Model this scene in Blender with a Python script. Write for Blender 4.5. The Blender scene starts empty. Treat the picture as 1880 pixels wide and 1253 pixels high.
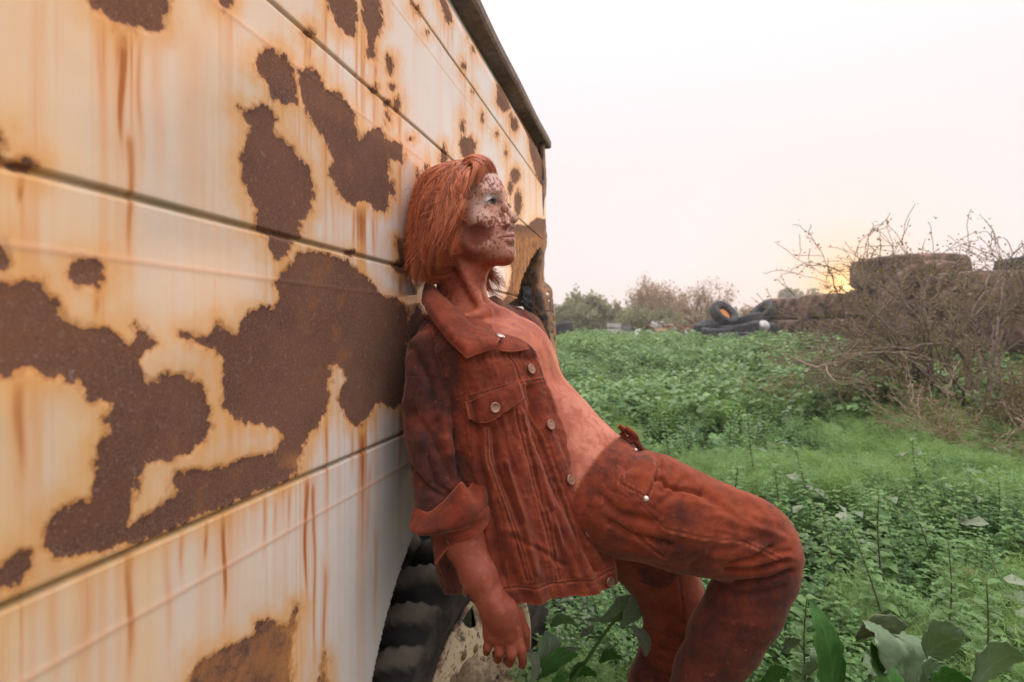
import bpy, math, random
import numpy as np
from mathutils import Vector, Matrix, Euler
random.seed(7); RNG = np.random.default_rng(11)
SC = bpy.context.scene; COL = SC.collection
H = 1.15            # camera height
F0 = 1000.0; CX, CY = 940.0, 604.0     # focal length, principal column, horizon row
DW, SW = 0.53, 0.242                    # truck side: x = SW*Y - DW
def P(px, py, Y): return np.array([(px-CX)/F0*Y, Y, H+(CY-py)/F0*Y])
def proj(v):
    v = np.asarray(v); Y = np.maximum(v[..., 1], .05)
    return CX+v[..., 0]/Y*F0, CY-(v[..., 2]-H)/Y*F0
# ------------------------------------------------------------------ numpy noise
_T = RNG.random(4096).astype(np.float32)
def _h(i, j, k): return _T[(i*73856093 ^ j*19349663 ^ k*83492791) & 4095]
def vnoise(p, s=1.0, off=0):
    p = np.asarray(p, dtype=np.float64)*s+off+100.0
    i = np.floor(p).astype(np.int64); f = p-i; f = f*f*(3-2*f)
    x, y, z = i[..., 0], i[..., 1], i[..., 2]; a, b, c = f[..., 0], f[..., 1], f[..., 2]
    r = 0
    for dx in (0, 1):
        for dy in (0, 1):
            for dz in (0, 1):
                w = (a if dx else 1-a)*(b if dy else 1-b)*(c if dz else 1-c)
                r = r+w*_h(x+dx, y+dy, z+dz)
    return r*2-1
def fbm(p, s=1.0, n=3, off=0):
    r = 0; a = 1.0; t = 0
    for q in range(n): r = r+a*vnoise(p, s*2**q, off+q*17.3); t += a; a *= .5
    return r/t
def sstep(a, b, x):
    t = np.clip((x-a)/(b-a), 0, 1); return t*t*(3-2*t)
# ------------------------------------------------------------------ mesh helpers
def mesh_np(name, V, Fq, mat=None, parent=None, attrs=None, smooth=True, kind=None):
    V = np.asarray(V, dtype=np.float32).reshape(-1, 3)
    if isinstance(Fq, (list, tuple)): parts = [np.asarray(f, dtype=np.int32) for f in Fq if len(f)]
    else: parts = [np.asarray(Fq, dtype=np.int32)]
    me = bpy.data.meshes.new(name)
    me.vertices.add(len(V)); me.vertices.foreach_set('co', V.ravel())
    loops = np.concatenate([f.ravel() for f in parts])
    tot = np.concatenate([np.full(len(f), f.shape[1], dtype=np.int32) for f in parts])
    st = np.concatenate([[0], np.cumsum(tot)[:-1]]).astype(np.int32)
    me.loops.add(len(loops)); me.loops.foreach_set('vertex_index', loops.astype(np.int32))
    me.polygons.add(len(tot)); me.polygons.foreach_set('loop_start', st)
    try: me.polygons.foreach_set('loop_total', tot)
    except Exception: pass
    me.update(calc_edges=True)
    me.polygons.foreach_set('use_smooth', np.full(len(tot), smooth, dtype=bool))
    for k, v in (attrs or {}).items():
        a = me.attributes.new(k, 'FLOAT', 'POINT'); a.data.foreach_set('value', np.asarray(v, dtype=np.float32).ravel())
    o = bpy.data.objects.new(name, me); COL.objects.link(o)
    if mat:
        for m in (mat if isinstance(mat, (list, tuple)) else [mat]): me.materials.append(m)
    if parent is not None: o.parent = parent
    return o
def tag(o, label=None, cat=None, group=None, kind=None):
    if label: o['label'] = label
    if cat: o['category'] = cat
    if group: o['group'] = group
    if kind: o['kind'] = kind
    return o
def empty(name, loc, label, cat, group=None):
    o = bpy.data.objects.new(name, None); o.location = loc; COL.objects.link(o); o.empty_display_size = .1
    return tag(o, label, cat, group)
def keepw(o, par):           # parent an object whose mesh is in world coordinates
    o.parent = par; o.matrix_parent_inverse = Matrix.Translation(par.location).inverted() if par.rotation_euler[:] == (0,0,0) else par.matrix_world.inverted(); return o
class MB:
    """collects geometry, then links it as one mesh object"""
    def __init__(s): s.V = []; s.F3 = []; s.F4 = []; s.n = 0; s.A = []
    def add(s, V, F, a=None):
        V = np.asarray(V, dtype=float).reshape(-1, 3); F = np.asarray(F)
        if len(F):
            (s.F4 if F.shape[1] == 4 else s.F3).append(F+s.n)
        s.V.append(V); s.n += len(V)
        s.A.append(np.zeros(len(V)) if a is None else np.broadcast_to(a, (len(V),)).astype(float))
    def box(s, c, size, R=None, a=None):
        c = np.asarray(c, float); hx = np.asarray(size, float)/2
        V = np.array([[x, y, z] for x in (-1, 1) for y in (-1, 1) for z in (-1, 1)], float)*hx
        if R is not None: V = V@np.asarray(R).T
        s.add(V+c, [(0, 1, 3, 2), (4, 6, 7, 5), (0, 4, 5, 1), (2, 3, 7, 6), (0, 2, 6, 4), (1, 5, 7, 3)], a)
    def tube(s, pts, rad, n=6, a=None, cap=True):
        pts = np.asarray(pts, float); m = len(pts); rad = np.broadcast_to(rad, (m,))
        T = np.gradient(pts, axis=0); T /= np.linalg.norm(T, axis=1)[:, None]+1e-9
        up = np.array([0, 0, 1.]) if abs(T[0, 2]) < .9 else np.array([1., 0, 0])
        U = np.cross(T, up); U /= np.linalg.norm(U, axis=1)[:, None]+1e-9; W = np.cross(T, U)
        an = np.arange(n)*2*math.pi/n
        V = pts[:, None]+rad[:, None, None]*(np.cos(an)[None, :, None]*U[:, None]+np.sin(an)[None, :, None]*W[:, None])
        i = np.arange(m-1)[:, None]*n; j = np.arange(n)[None]; k = (j+1) % n
        Fq = np.stack([i+j, i+k, i+n+k, i+n+j], -1).reshape(-1, 4)
        s.add(V.reshape(-1, 3), Fq, a)
        if cap:
            b = s.n-m*n
            for base in (0, (m-1)*n):
                s.V.append(pts[0 if base == 0 else -1][None]); s.A.append(np.zeros(1)+(0 if a is None else np.ravel(a)[0]))
                c = s.n; s.n += 1
                s.F3.append(np.array([(b+base+q, b+base+(q+1) % n, c) if base else (b+base+(q+1) % n, b+base+q, c) for q in range(n)]))
    def lathe(s, prof, n=48, R=None, c=(0, 0, 0), a=None, wob=None):   # prof: (axis x, radius) pairs, axis = local x
        prof = np.asarray(prof, float); an = np.arange(n)*2*math.pi/n; m = len(prof)
        V = np.zeros((m, n, 3)); V[..., 0] = prof[:, 0:1]; V[..., 1] = prof[:, 1:2]*np.cos(an); V[..., 2] = prof[:, 1:2]*np.sin(an)
        if wob is not None: V = wob(V, an)
        V = V.reshape(-1, 3)
        if R is not None: V = V@np.asarray(R).T
        i = np.arange(m-1)[:, None]*n; j = np.arange(n)[None]; k = (j+1) % n
        s.add(V+np.asarray(c), np.stack([i+j, i+k, i+n+k, i+n+j], -1).reshape(-1, 4), a)
    def build(s, name, mat=None, parent=None, smooth=True, attr='tint', world=False):
        V = np.concatenate(s.V)
        fs = []
        if s.F4: fs.append(np.concatenate(s.F4))
        if s.F3: fs.append(np.concatenate(s.F3))
        o = mesh_np(name, V, fs, mat, None, {attr: np.concatenate(s.A)}, smooth)
        if parent is not None:
            if world: keepw(o, parent)
            else: o.parent = parent
        return o
def grid_faces(m, n):
    i = np.arange(m-1)[:, None]*n; j = np.arange(n-1)[None]
    return np.stack([i+j, i+j+1, i+n+j+1, i+n+j], -1).reshape(-1, 4)
def cr_interp(A, t):          # Catmull-Rom along axis 0
    A = np.asarray(A, float); n = len(A); t = np.clip(t, 0, n-1-1e-9); i = np.floor(t).astype(int); f = t-i
    sh = (-1,)+(1,)*(A.ndim-1); f = f.reshape(sh)
    Ap = np.concatenate([2*A[:1]-A[1:2], A, 2*A[-1:]-A[-2:-1]])
    p0, p1, p2, p3 = Ap[i], Ap[i+1], Ap[i+2], Ap[i+3]
    return .5*((2*p1)+(-p0+p2)*f+(2*p0-5*p1+4*p2-p3)*f*f+(-p0+3*p1-3*p2+p3)*f**3)
def ctl_surface(C, m, n):     # C: rows x cols x 3 control grid
    C = np.asarray(C, float)
    A = cr_interp(C, np.linspace(0, C.shape[0]-1, m))
    B = cr_interp(A.transpose(1, 0, 2), np.linspace(0, C.shape[1]-1, n)).transpose(1, 0, 2)
    return B
def grid_normals(G):
    a = np.gradient(G, axis=0); b = np.gradient(G, axis=1); N = np.cross(a, b)
    return N/(np.linalg.norm(N, axis=-1, keepdims=True)+1e-12)
def seg_dist(px, py, poly, closed=False):
    px = np.asarray(px, np.float64); d = np.full(px.shape, 1e9); n = len(poly)
    for i in range(n if closed else n-1):
        (x0, y0), (x1, y1) = poly[i], poly[(i+1) % n]
        dx, dy = x1-x0, y1-y0; L = dx*dx+dy*dy+1e-9
        t = np.clip(((px-x0)*dx+(py-y0)*dy)/L, 0, 1)
        d = np.minimum(d, (px-x0-t*dx)**2+(py-y0-t*dy)**2)
    return np.sqrt(d)
def in_poly(px, py, poly):
    ins = np.zeros(np.shape(px), bool); n = len(poly)
    for i in range(n):
        (x0, y0), (x1, y1) = poly[i], poly[(i+1) % n]
        if y0 == y1: continue
        c = ((y0 > py) != (y1 > py)) & (px < (x1-x0)*(py-y0)/(y1-y0)+x0)
        ins ^= c
    return ins
# ------------------------------------------------------------------ signed distance sculpting
def smin(a, b, k):
    h = np.maximum(k-np.abs(a-b), 0)/k; return np.minimum(a, b)-h*h*k*.25
def smax(a, b, k): return -smin(-a, -b, k)
class Field:
    def __init__(s, xs, ys, zs):
        s.x, s.y, s.z = [np.asarray(q, np.float32) for q in (xs, ys, zs)]
        s.F = np.full((len(xs), len(ys), len(zs)), .2, np.float32)
    def _blk(s, lo, hi):
        r = []
        for q, a, b in zip((s.x, s.y, s.z), lo, hi):
            i0 = max(0, int(np.searchsorted(q, a))-1); i1 = min(len(q), int(np.searchsorted(q, b))+1); r.append(slice(i0, max(i1, i0)))
        sl = tuple(r)
        return sl, np.stack(np.meshgrid(s.x[sl[0]], s.y[sl[1]], s.z[sl[2]], indexing='ij'), -1)
    def apply(s, lo, hi, fn, k, sub=False):
        m = k+.012
        sl, Q = s._blk(np.asarray(lo)-m, np.asarray(hi)+m)
        if Q.size == 0: return
        d = fn(Q).astype(np.float32)
        s.F[sl] = smax(s.F[sl], -d, k) if sub else smin(s.F[sl], d, k)
    def cap(s, a, b, ra, rb=None, k=.02, sub=False):
        a = np.asarray(a, float); b = np.asarray(b, float); rb = ra if rb is None else rb
        R = max(ra, rb); ab = b-a; L = ab@ab+1e-12
        def fn(Q):
            t = np.clip(((Q-a)@ab)/L, 0, 1)
            return np.linalg.norm(Q-a-t[..., None]*ab, axis=-1)-(ra+(rb-ra)*t)
        s.apply(np.minimum(a, b)-R, np.maximum(a, b)+R, fn, k, sub)
    def chain(s, pts, rad, k=.02):
        for i in range(len(pts)-1): s.cap(pts[i], pts[i+1], rad[i], rad[i+1], k)
    def ell(s, c, r, R=None, k=.02, sub=False):
        c = np.asarray(c, float); r = np.asarray(r, float); R = np.eye(3) if R is None else np.asarray(R)   # rows of R = local axes
        def fn(Q):
            q = (Q-c)@R.T; k0 = np.linalg.norm(q/r, axis=-1); k1 = np.linalg.norm(q/(r*r), axis=-1)+1e-9
            return k0*(k0-1)/k1
        m = r.max(); s.apply(c-m, c+m, fn, k, sub)
    def mesh(s):
        F = s.F; S = F < 0; nx, ny, nz = F.shape
        c = np.zeros((nx-1, ny-1, nz-1), np.int8)
        for a in (0, 1):
            for b in (0, 1):
                for d in (0, 1): c += S[a:nx-1+a, b:ny-1+b, d:nz-1+d]
        act = np.argwhere((c > 0) & (c < 8)); idx = np.full(c.shape, -1, np.int32); idx[tuple(act.T)] = np.arange(len(act))
        X = [s.x, s.y, s.z]; acc = np.zeros((len(act), 3)); cnt = np.zeros(len(act))
        cor = [(a, b, d) for a in (0, 1) for b in (0, 1) for d in (0, 1)]
        for p in cor:
            for ax in range(3):
                if p[ax]: continue
                q = list(p); q[ax] = 1
                A = act+np.array(p); B = act+np.array(q)
                fa = F[tuple(A.T)]; fb = F[tuple(B.T)]; m = (fa < 0) != (fb < 0); t = np.where(m, fa/(fa-fb+1e-20), 0)
                pa = np.stack([X[i][A[:, i]] for i in range(3)], -1); pb = np.stack([X[i][B[:, i]] for i in range(3)], -1)
                acc += np.where(m[:, None], pa+(pb-pa)*t[:, None], 0); cnt += m
        V = acc/np.maximum(cnt, 1)[:, None]; faces = []
        for ax in range(3):
            sl0 = [slice(None)]*3; sl1 = [slice(None)]*3; sl0[ax] = slice(0, -1); sl1[ax] = slice(1, None)
            e = np.argwhere(S[tuple(sl0)] != S[tuple(sl1)])
            o1, o2 = [(1, 2), (2, 0), (0, 1)][ax]
            e = e[(e[:, o1] > 0) & (e[:, o2] > 0) & (e[:, o1] < F.shape[o1]-1) & (e[:, o2] < F.shape[o2]-1)]
            s0 = S[tuple(e.T)]
            def cell(d1, d2):
                q = e.copy(); q[:, o1] -= d1; q[:, o2] -= d2; return idx[tuple(q.T)]
            q = np.stack([cell(1, 1), cell(0, 1), cell(0, 0), cell(1, 0)], -1)
            q[~s0] = q[~s0][:, ::-1]; faces.append(q)
        Fq = np.concatenate(faces); Fq = Fq[(Fq >= 0).all(1)]
        return V, Fq
def vnormals(V, Fq):
    a = V[Fq[:, 2]]-V[Fq[:, 0]]; b = V[Fq[:, 3]]-V[Fq[:, 1]]; n = np.cross(a, b); N = np.zeros_like(V)
    for i in range(4): np.add.at(N, Fq[:, i], n)
    return N/(np.linalg.norm(N, axis=1)[:, None]+1e-12)
def vsmooth(V, Fq, it=1, lam=.5):
    for _ in range(it):
        S = np.zeros_like(V); c = np.zeros(len(V))
        for i in range(4):
            np.add.at(S, Fq[:, i], V[Fq[:, (i+1) % 4]]); np.add.at(S, Fq[:, (i+1) % 4], V[Fq[:, i]])
            np.add.at(c, Fq[:, i], 1); np.add.at(c, Fq[:, (i+1) % 4], 1)
        V = V+(S/np.maximum(c, 1)[:, None]-V)*lam
    return V
# ------------------------------------------------------------------ materials
class M:
    def __init__(s, name):
        s.m = bpy.data.materials.new(name); s.m.use_nodes = True; s.t = s.m.node_tree; s.t.nodes.clear()
        s.out = s.n('ShaderNodeOutputMaterial'); s.b = s.n('ShaderNodeBsdfPrincipled'); s.l(s.b.outputs[0], s.out.inputs[0])
        s.tc = None
    def n(s, t, **k):
        x = s.t.nodes.new(t)
        for a, b in k.items(): setattr(x, a, b)
        return x
    def l(s, a, b): s.t.links.new(a, b)
    def put(s, sock, v):
        if isinstance(v, bpy.types.NodeSocket): s.l(v, sock)
        else:
            if isinstance(v, (tuple, list)) and len(v) == 3 and sock.type == 'RGBA': v = (*v, 1)
            sock.default_value = v
    def co(s, scale=None):
        if s.tc is None: s.tc = s.n('ShaderNodeTexCoord').outputs['Object']
        if scale is None: return s.tc
        x = s.n('ShaderNodeMapping'); x.inputs['Scale'].default_value = scale; s.l(s.tc, x.inputs[0]); return x.outputs[0]
    def noise(s, sc=10, det=4, rough=.6, vec=None, dist=0):
        x = s.n('ShaderNodeTexNoise'); x.inputs['Scale'].default_value = sc; x.inputs['Detail'].default_value = det
        x.inputs['Roughness'].default_value = rough; x.inputs['Distortion'].default_value = dist
        s.l(vec or s.co(), x.inputs['Vector']); return x.outputs['Fac']
    def vor(s, sc=10, feat='F1', vec=None):
        x = s.n('ShaderNodeTexVoronoi', feature=feat); x.inputs['Scale'].default_value = sc; s.l(vec or s.co(), x.inputs['Vector']); return x.outputs['Distance']
    def attr(s, name): x = s.n('ShaderNodeAttribute', attribute_name=name); return x.outputs['Fac']
    def math(s, op, a, b=0.0, c=None, clamp=False):
        x = s.n('ShaderNodeMath', operation=op); x.use_clamp = clamp; s.put(x.inputs[0], a); s.put(x.inputs[1], b)
        if c is not None: s.put(x.inputs[2], c)
        return x.outputs[0]
    def mr(s, v, a, b, c=0.0, d=1.0, smooth=True):
        x = s.n('ShaderNodeMapRange'); x.interpolation_type = 'SMOOTHSTEP' if smooth else 'LINEAR'
        s.put(x.inputs[0], v)
        for i, q in enumerate((a, b, c, d)): x.inputs[i+1].default_value = q
        return x.outputs[0]
    def mix(s, f, a, b, mode='MIX'):
        x = s.n('ShaderNodeMix', data_type='RGBA', blend_type=mode); s.put(x.inputs[0], f); s.put(x.inputs[6], a); s.put(x.inputs[7], b); return x.outputs[2]
    def bump(s, h, st=.3, dist=.01, prev=None):
        x = s.n('ShaderNodeBump'); x.inputs['Strength'].default_value = st; x.inputs['Distance'].default_value = dist; s.l(h, x.inputs['Height'])
        if prev is not None: s.l(prev, x.inputs['Normal'])
        s.l(x.outputs[0], s.b.inputs['Normal']); return x.outputs[0]
    def set(s, col=None, rough=None, metal=None, spec=None):
        if col is not None: s.put(s.b.inputs['Base Color'], col)
        if rough is not None: s.put(s.b.inputs['Roughness'], rough)
        if metal is not None: s.put(s.b.inputs['Metallic'], metal)
        if spec is not None: s.put(s.b.inputs['Specular IOR Level'], spec)
        return s
def simple(name, c1, c2, sc=20, rough=.7, bump=.2, bd=.003, metal=0, spec=.4):
    m = M(name); n = m.noise(sc, 5, .65); m.set(m.mix(m.mr(n, .35, .68), c1, c2), rough, metal, spec); m.bump(n, bump, bd); return m.m
def leafmat(name, c1, c2, trans=.35, rough=.5, back=None):
    m = M(name); a = m.attr('tint'); n = m.noise(3, 2, .5)
    col = m.mix(m.math('ADD', m.math('MULTIPLY', a, .75), m.math('MULTIPLY', m.math('SUBTRACT', n, .5), .5), clamp=True), c1, c2)
    m.set(col, rough, 0, .4)
    t = m.n('ShaderNodeBsdfTranslucent'); x = m.n('ShaderNodeMixShader'); x.inputs[0].default_value = trans
    m.put(t.inputs[0], m.mix(.5, col, (c2[0]*1.3, c2[1]*1.2, c2[2]*.6)))
    m.l(m.b.outputs[0], x.inputs[1]); m.l(t.outputs[0], x.inputs[2]); m.l(x.outputs[0], m.out.inputs[0]); return m.m
# ================================================================== TRUCK
def wallY(px): return DW/np.maximum((1182-np.asarray(px, float))/1000, 1e-3)
def wallx(Y): return SW*Y-DW
RUST = [
 [(160,-60),(165,0),(175,15),(215,45),(250,52),(280,60),(305,55),(308,0),(300,-60)],
 [(472,100),(505,88),(530,105),(540,130),(552,160),(548,190),(520,188),(500,178),(498,155),(480,140),(470,118)],
 [(438,195),(465,205),(480,193),(500,200),(510,220),(505,240),(530,262),(555,290),(572,320),(579,350),(575,385),(560,400),(553,415),(552,440),(535,442),(528,470),(505,474),(495,460),(490,435),(470,420),(472,385),(455,355),(446,320),(444,290),(450,265),(455,245),(462,232),(450,215)],
 [(553,130),(575,122),(590,140),(600,165),(625,170),(655,215),(662,260),(680,240),(700,235),(712,255),(735,262),(746,285),(735,300),(716,290),(716,330),(718,365),(710,390),(690,385),(672,370),(645,378),(625,355),(608,320),(612,290),(600,255),(575,225),(560,190),(553,160)],
 [(590,-40),(655,-40),(658,40),(655,70),(635,62),(615,40)],
 [(664,-40),(700,-40),(704,45),(692,80),(690,112),(678,105),(676,60),(668,30)],
 [(710,100),(722,105),(725,130),(718,140),(711,125)],
 [(800,-20),(825,-20),(831,40),(825,45),(815,20)],
 [(757,8),(768,12),(771,28),(762,25)],
 [(915,155),(932,155),(942,175),(940,200),(925,207),(912,190)],
 [(848,250),(860,255),(866,250),(870,262),(874,258),(872,285),(850,288),(845,265)],
 [(815,262),(823,285),(820,303),(806,300),(808,285)],
 [(968,215),(975,225),(990,255),(999,300),(999,345),(988,330),(975,290),(970,250)],
 [(925,420),(948,412),(968,415),(985,400),(1010,405),(1010,700),(915,700),(918,560),(930,545),(940,500),(934,470)],
 [(728,437),(740,440),(745,455),(752,465),(757,500),(735,505),(722,490),(735,475),(730,460)],
 [(-40,230),(5,243),(10,280),(0,300),(-40,310)],
 [(10,297),(40,292),(72,306),(60,318),(25,315)],
 [(130,485),(150,475),(175,478),(190,495),(185,515),(178,530),(160,520),(130,515)],
 [(-30,440),(10,440),(20,470),(18,490),(-30,500)],
 [(-60,520),(0,520),(75,522),(105,560),(125,590),(200,605),(235,630),(250,620),(247,595),(290,630),(270,645),(255,680),(270,700),(300,690),(350,685),(375,715),(386,760),(380,800),(350,835),(320,845),(270,845),(262,860),(245,920),(238,965),(275,945),(330,905),(318,880),(325,868),(420,855),(450,840),(500,835),(520,820),(550,830),(552,860),(530,880),(380,945),(270,990),(200,1015),(120,1025),(75,1005),(80,970),(120,930),(165,915),(175,870),(180,815),(205,790),(195,770),(205,745),(165,730),(140,700),(60,680),(0,690),(-60,700)],
 [(330,612),(355,610),(385,625),(398,590),(415,605),(435,615),(455,572),(490,565),(505,572),(515,545),(503,520),(530,490),(550,465),(590,462),(640,480),(680,515),(700,540),(740,555),(750,580),(745,740),(725,750),(700,740),(680,760),(665,785),(645,780),(620,735),(640,700),(630,675),(612,670),(607,720),(600,760),(580,790),(560,815),(552,850),(500,838),(522,800),(505,785),(470,780),(430,770),(412,745),(410,700),(415,670),(395,640),(350,630)],
 [(-40,1050),(0,1040),(30,1020),(60,1010),(55,1050),(40,1075),(0,1085),(-40,1095)],
 [(330,1300),(365,1215),(420,1190),(470,1165),(475,1145),(500,1140),(530,1150),(545,1110),(552,1115),(540,1160),(538,1200),(530,1300)],
 [(583,1300),(592,1200),(598,1215),(600,1300)],
 [(750,590),(765,560),(790,600),(790,700),(752,700)]]
SPOTS = [(415,3,12,12),(945,228,7,14),(851,232,4,12),(946,322,9,14),(937,345,5,14),(951,375,7,24),(570,60,8,9),(690,165,7,9),(730,192,8,13),(712,190,6,7),(852,122,4,8),(870,92,3,7),(893,98,2,5),(886,215,3,8),(929,280,3,9),(645,465,6,6),(783,310,4,8),(720,345,6,14),(722,160,4,6),(713,215,4,9),(785,60,3,4),(868,168,2,4),(912,247,3,5),(754,255,3,3),(768,322,3,6),(200,850,12,16),(150,640,10,10),(938,212,2,6),(862,70,2,4)]
STREAK = [(185,40,240,10,.5),(225,40,270,11,1),(238,250,500,12,.7),(290,50,330,16,.45),(258,60,300,9,.6),(420,10,130,9,.5),(350,60,400,30,.25),(565,60,128,5,.7),(572,65,125,3,.8),(690,110,340,5,.8),(612,330,450,5,.6),(652,376,478,5,1),(686,388,490,4,1),(672,372,480,3,.7),(176,520,590,9,.8),(38,318,375,9,.9),(640,300,470,30,.3),(35,680,900,20,.7),(60,690,800,12,.4),(240,1000,1253,13,.9),(335,970,1060,6,.8),(378,955,1040,6,.8),(412,940,1130,7,.9),(485,905,1010,5,.7),(562,880,1110,5,1),(577,890,1253,5,.8),(595,1040,1253,6,.8),(505,915,1000,4,.6),(530,890,980,4,.6),(646,782,860,4,.7),(666,785,905,4,1),(676,860,1010,4,.7),(690,980,1140,4,.5),(735,750,880,3,.7),(700,745,800,3,.5),(450,920,1000,5,.5),(310,980,1180,10,.5),(160,1030,1253,18,.5),(100,1020,1253,16,.4),(515,470,560,8,.6),(600,255,330,10,.5),(480,780,850,10,.5),(440,770,840,12,.5),(345,850,870,10,.5),(855,288,400,4,.5),(832,45,90,3,.5),(824,40,110,2,.6),(925,205,260,5,.4),(765,28,80,2,.4),(722,140,200,3,.5),(870,100,140,2,.4),(812,300,380,4,.4),(930,290,340,2,.5),(700,430,550,8,.35),(540,180,330,12,.35),(705,100,300,6,.3)]
SEAMS = [(.136,.0032),(.468,.003),(.75,.0028),(-.231,.0028)]; RIDGES = [.07,.404,.69,-.302,.93]
ARCH = (1.64, -1.03, .675)
def build_truck():
    root = empty('derelict_truck', (wallx(2.0)-.6, 2.0, 0), 'derelict white box truck with rust blotches and orange streaks, leaned on by the person', 'truck')
    pxs = np.concatenate([np.linspace(0, 1, 12)[:-1]*0-0, []])
    Yc = np.concatenate([np.linspace(-1.4, .2, 12), np.linspace(.22, .43, 16), wallY(np.arange(-30, 1002, 2.2)), [2.93, 2.95]])
    Yc = np.unique(np.round(Yc, 5)); Yc = Yc[Yc <= 2.955]
    zr = np.arange(-.86, 1.0, .0042)
    ex = []
    for z, w in SEAMS: zr = zr[np.abs(zr-z) > w*2.2]; ex += [z-w*2, z-w, z-w*.5, z+w*.5, z+w, z+w*2]
    for z in RIDGES: zr = zr[np.abs(zr-z) > .006]; ex += [z-.005, z-.0025, z, z+.0025, z+.005]
    zr = np.sort(np.concatenate([zr, ex])); m, n = len(zr), len(Yc)
    Z, Y = np.meshgrid(zr, Yc, indexing='ij')
    px = 1182-DW*1000/np.maximum(Y, .25); py = CY-Z/np.maximum(Y, .25)*1000
    off = np.zeros_like(Z)
    for z, w in SEAMS: off -= .006*np.exp(-((Z-z)/(w*1.0))**4)
    for z in RIDGES: off += .0007*np.exp(-((Z-z)/.003)**2)
    q = np.stack([Y, Z, Z*0], -1)
    off += .004*fbm(q, 2.2, 2)+.0012*fbm(q, 9, 2, 5)                      # dented sheet
    crump = sstep(2.35, 2.9, Y)*sstep(.5, .1, Z)*sstep(-.5, -.1, Z+.2*0)
    off += crump*.05*fbm(q, 5, 3, 9)
    off *= 1.0
    off += -.05*sstep(.86, 1.0, Z)                                        # top curves in to the roof
    # --- rust attributes
    sd = np.full(Z.shape, 1e3); 
    for poly in RUST:
        d = seg_dist(px, py, poly, True); d = np.where(in_poly(px, py, poly), -d, d); sd = np.minimum(sd, d)
    for (x, y, a, b) in SPOTS:
        r = np.sqrt(((px-x)/a)**2+((py-y)/b)**2); sd = np.minimum(sd, (r-1)*min(a, b))
    sdm = sd*np.clip(Y, .3, 3)/1000
    # patches beyond the frame
    far = (Y < .43); nz = fbm(q*[1, 1, 1], 3.0, 3, 31)
    sdm = np.where(far, (.18-nz)*.2, sdm)
    off -= .0012*sstep(.003, -.003, sdm)
    st = np.zeros_like(Z)
    for (x, y0, y1, w, a) in STREAK:
        wob = 3*np.sin(py/37+x)*min(1, w/8)
        g = np.exp(-((px-x-wob)/(w*(.75+.5*np.exp(-(py-y0)/60))))**2)*sstep(y0-40, y0+20, py)*(1-sstep(y0+(y1-y0)*.5, y1+(y1-y0)*.5, py))
        st = np.maximum(st, g*a)
    # drips: rust washed down from every patch edge and from dirty seams
    colr = np.clip(fbm(np.stack([Yc, Yc*0, Yc*0], -1), 55, 3, 21)*1.9+.08, 0, 1)**1.2; colr = np.maximum(colr, .75*np.clip(fbm(np.stack([Yc, Yc*0, Yc*0+3], -1), 170, 2, 41)*2-.55, 0, 1))
    ln_ = .05+.28*np.clip(fbm(np.stack([Yc, Yc*0+5, Yc*0], -1), 40, 2, 11)+.45, 0, 1)
    acc = np.zeros(n); drip = np.zeros_like(Z)
    for i in range(m-1, -1, -1):
        dz = abs(zr[min(i+1, m-1)]-zr[i]); acc = acc*np.exp(-dz/ln_); acc = np.where(sdm[i] < .001, np.maximum(acc, colr), acc)
        if abs(zr[i]+.231) < .004: acc = np.maximum(acc, colr*.85*sstep(820, 520, px[i]))
        if abs(zr[i]-.136) < .004: acc = np.maximum(acc, colr*.35)
        drip[i] = acc
    drip = np.where(sdm < 0, 0, drip)
    st = np.maximum(st, drip*1.0)
    halo = np.exp(-np.clip(sdm, 0, 1)/.016)
    warm = np.clip(1.05-px/820, 0, 1)*.75+.35*np.exp(-np.clip(sdm, 0, 1)/.06)*np.clip(1.25-px/900, 0, 1)
    warm = np.maximum(warm, .45*sstep(935, 975, px)*sstep(150, 350, py))
    warm = warm*(1-.4*sstep(560, 760, px)*sstep(780, 900, py))
    ora = sstep(930, 945, px)*sstep(420, 440, py)+.6*sstep(500, 545, px)*sstep(820, 850, py)*sstep(610, 570, px)+.5*sstep(1110, 1150, py)
    V = np.stack([wallx(Y)+off*.972, Y-off*.235, Z+H], -1).reshape(-1, 3)
    Fq = grid_faces(m, n)
    # openings: wheel arch, torn lower corner
    cY = V[Fq].mean(1); c = V[Fq].mean(1); cy_, cz = c[:, 1], c[:, 2]-H
    cpx, cpy = 1182-DW*1000/np.maximum(cy_, .25), CY-cz/np.maximum(cy_, .25)*1000
    jag = fbm(np.stack([cy_, cz, cz*0], -1), 30, 3, 3)
    arch = ((cy_-ARCH[0])**2+(cz-ARCH[1])**2 < ARCH[2]**2)
    torn = in_poly(cpx, cpy+jag*5, [(925,568),(938,556),(950,548),(957,520),(964,500),(975,480),(990,455),(1030,440),(1030,1400),(850,1400),(905,640)])
    keep = ~(arch | torn)
    sill = (cz < -.80) & (cy_ > 1.0); keep &= ~sill
    Fq = Fq[keep]
    wp = M('rusted_truck_paint')
    sdn = wp.attr('sd'); n1 = wp.noise(28, 6, .72); n2 = wp.noise(140, 3, .6); fine = wp.noise(420, 3, .7)
    e = wp.math('ADD', sdn, wp.math('ADD', wp.math('MULTIPLY', wp.math('SUBTRACT', n1, .5), .019), wp.math('MULTIPLY', wp.math('SUBTRACT', n2, .5), .013)))
    e = wp.math('ADD', e, wp.math('MULTIPLY', wp.math('SUBTRACT', wp.vor(62), .45), .009)); rust = wp.mr(e, .0006, -.0006); rim = wp.mr(e, .007, 0.0); halo_ = wp.mr(e, .034, 0.0)
    ver = wp.noise(1.0, 5, .62, wp.co((34, 34, 1.3))); ver2 = wp.noise(1.0, 4, .6, wp.co((9, 9, .7)))
    warmf = wp.math('MULTIPLY', wp.attr('warm'), wp.mr(ver2, .2, .62, .35, 1.15), clamp=True)
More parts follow.
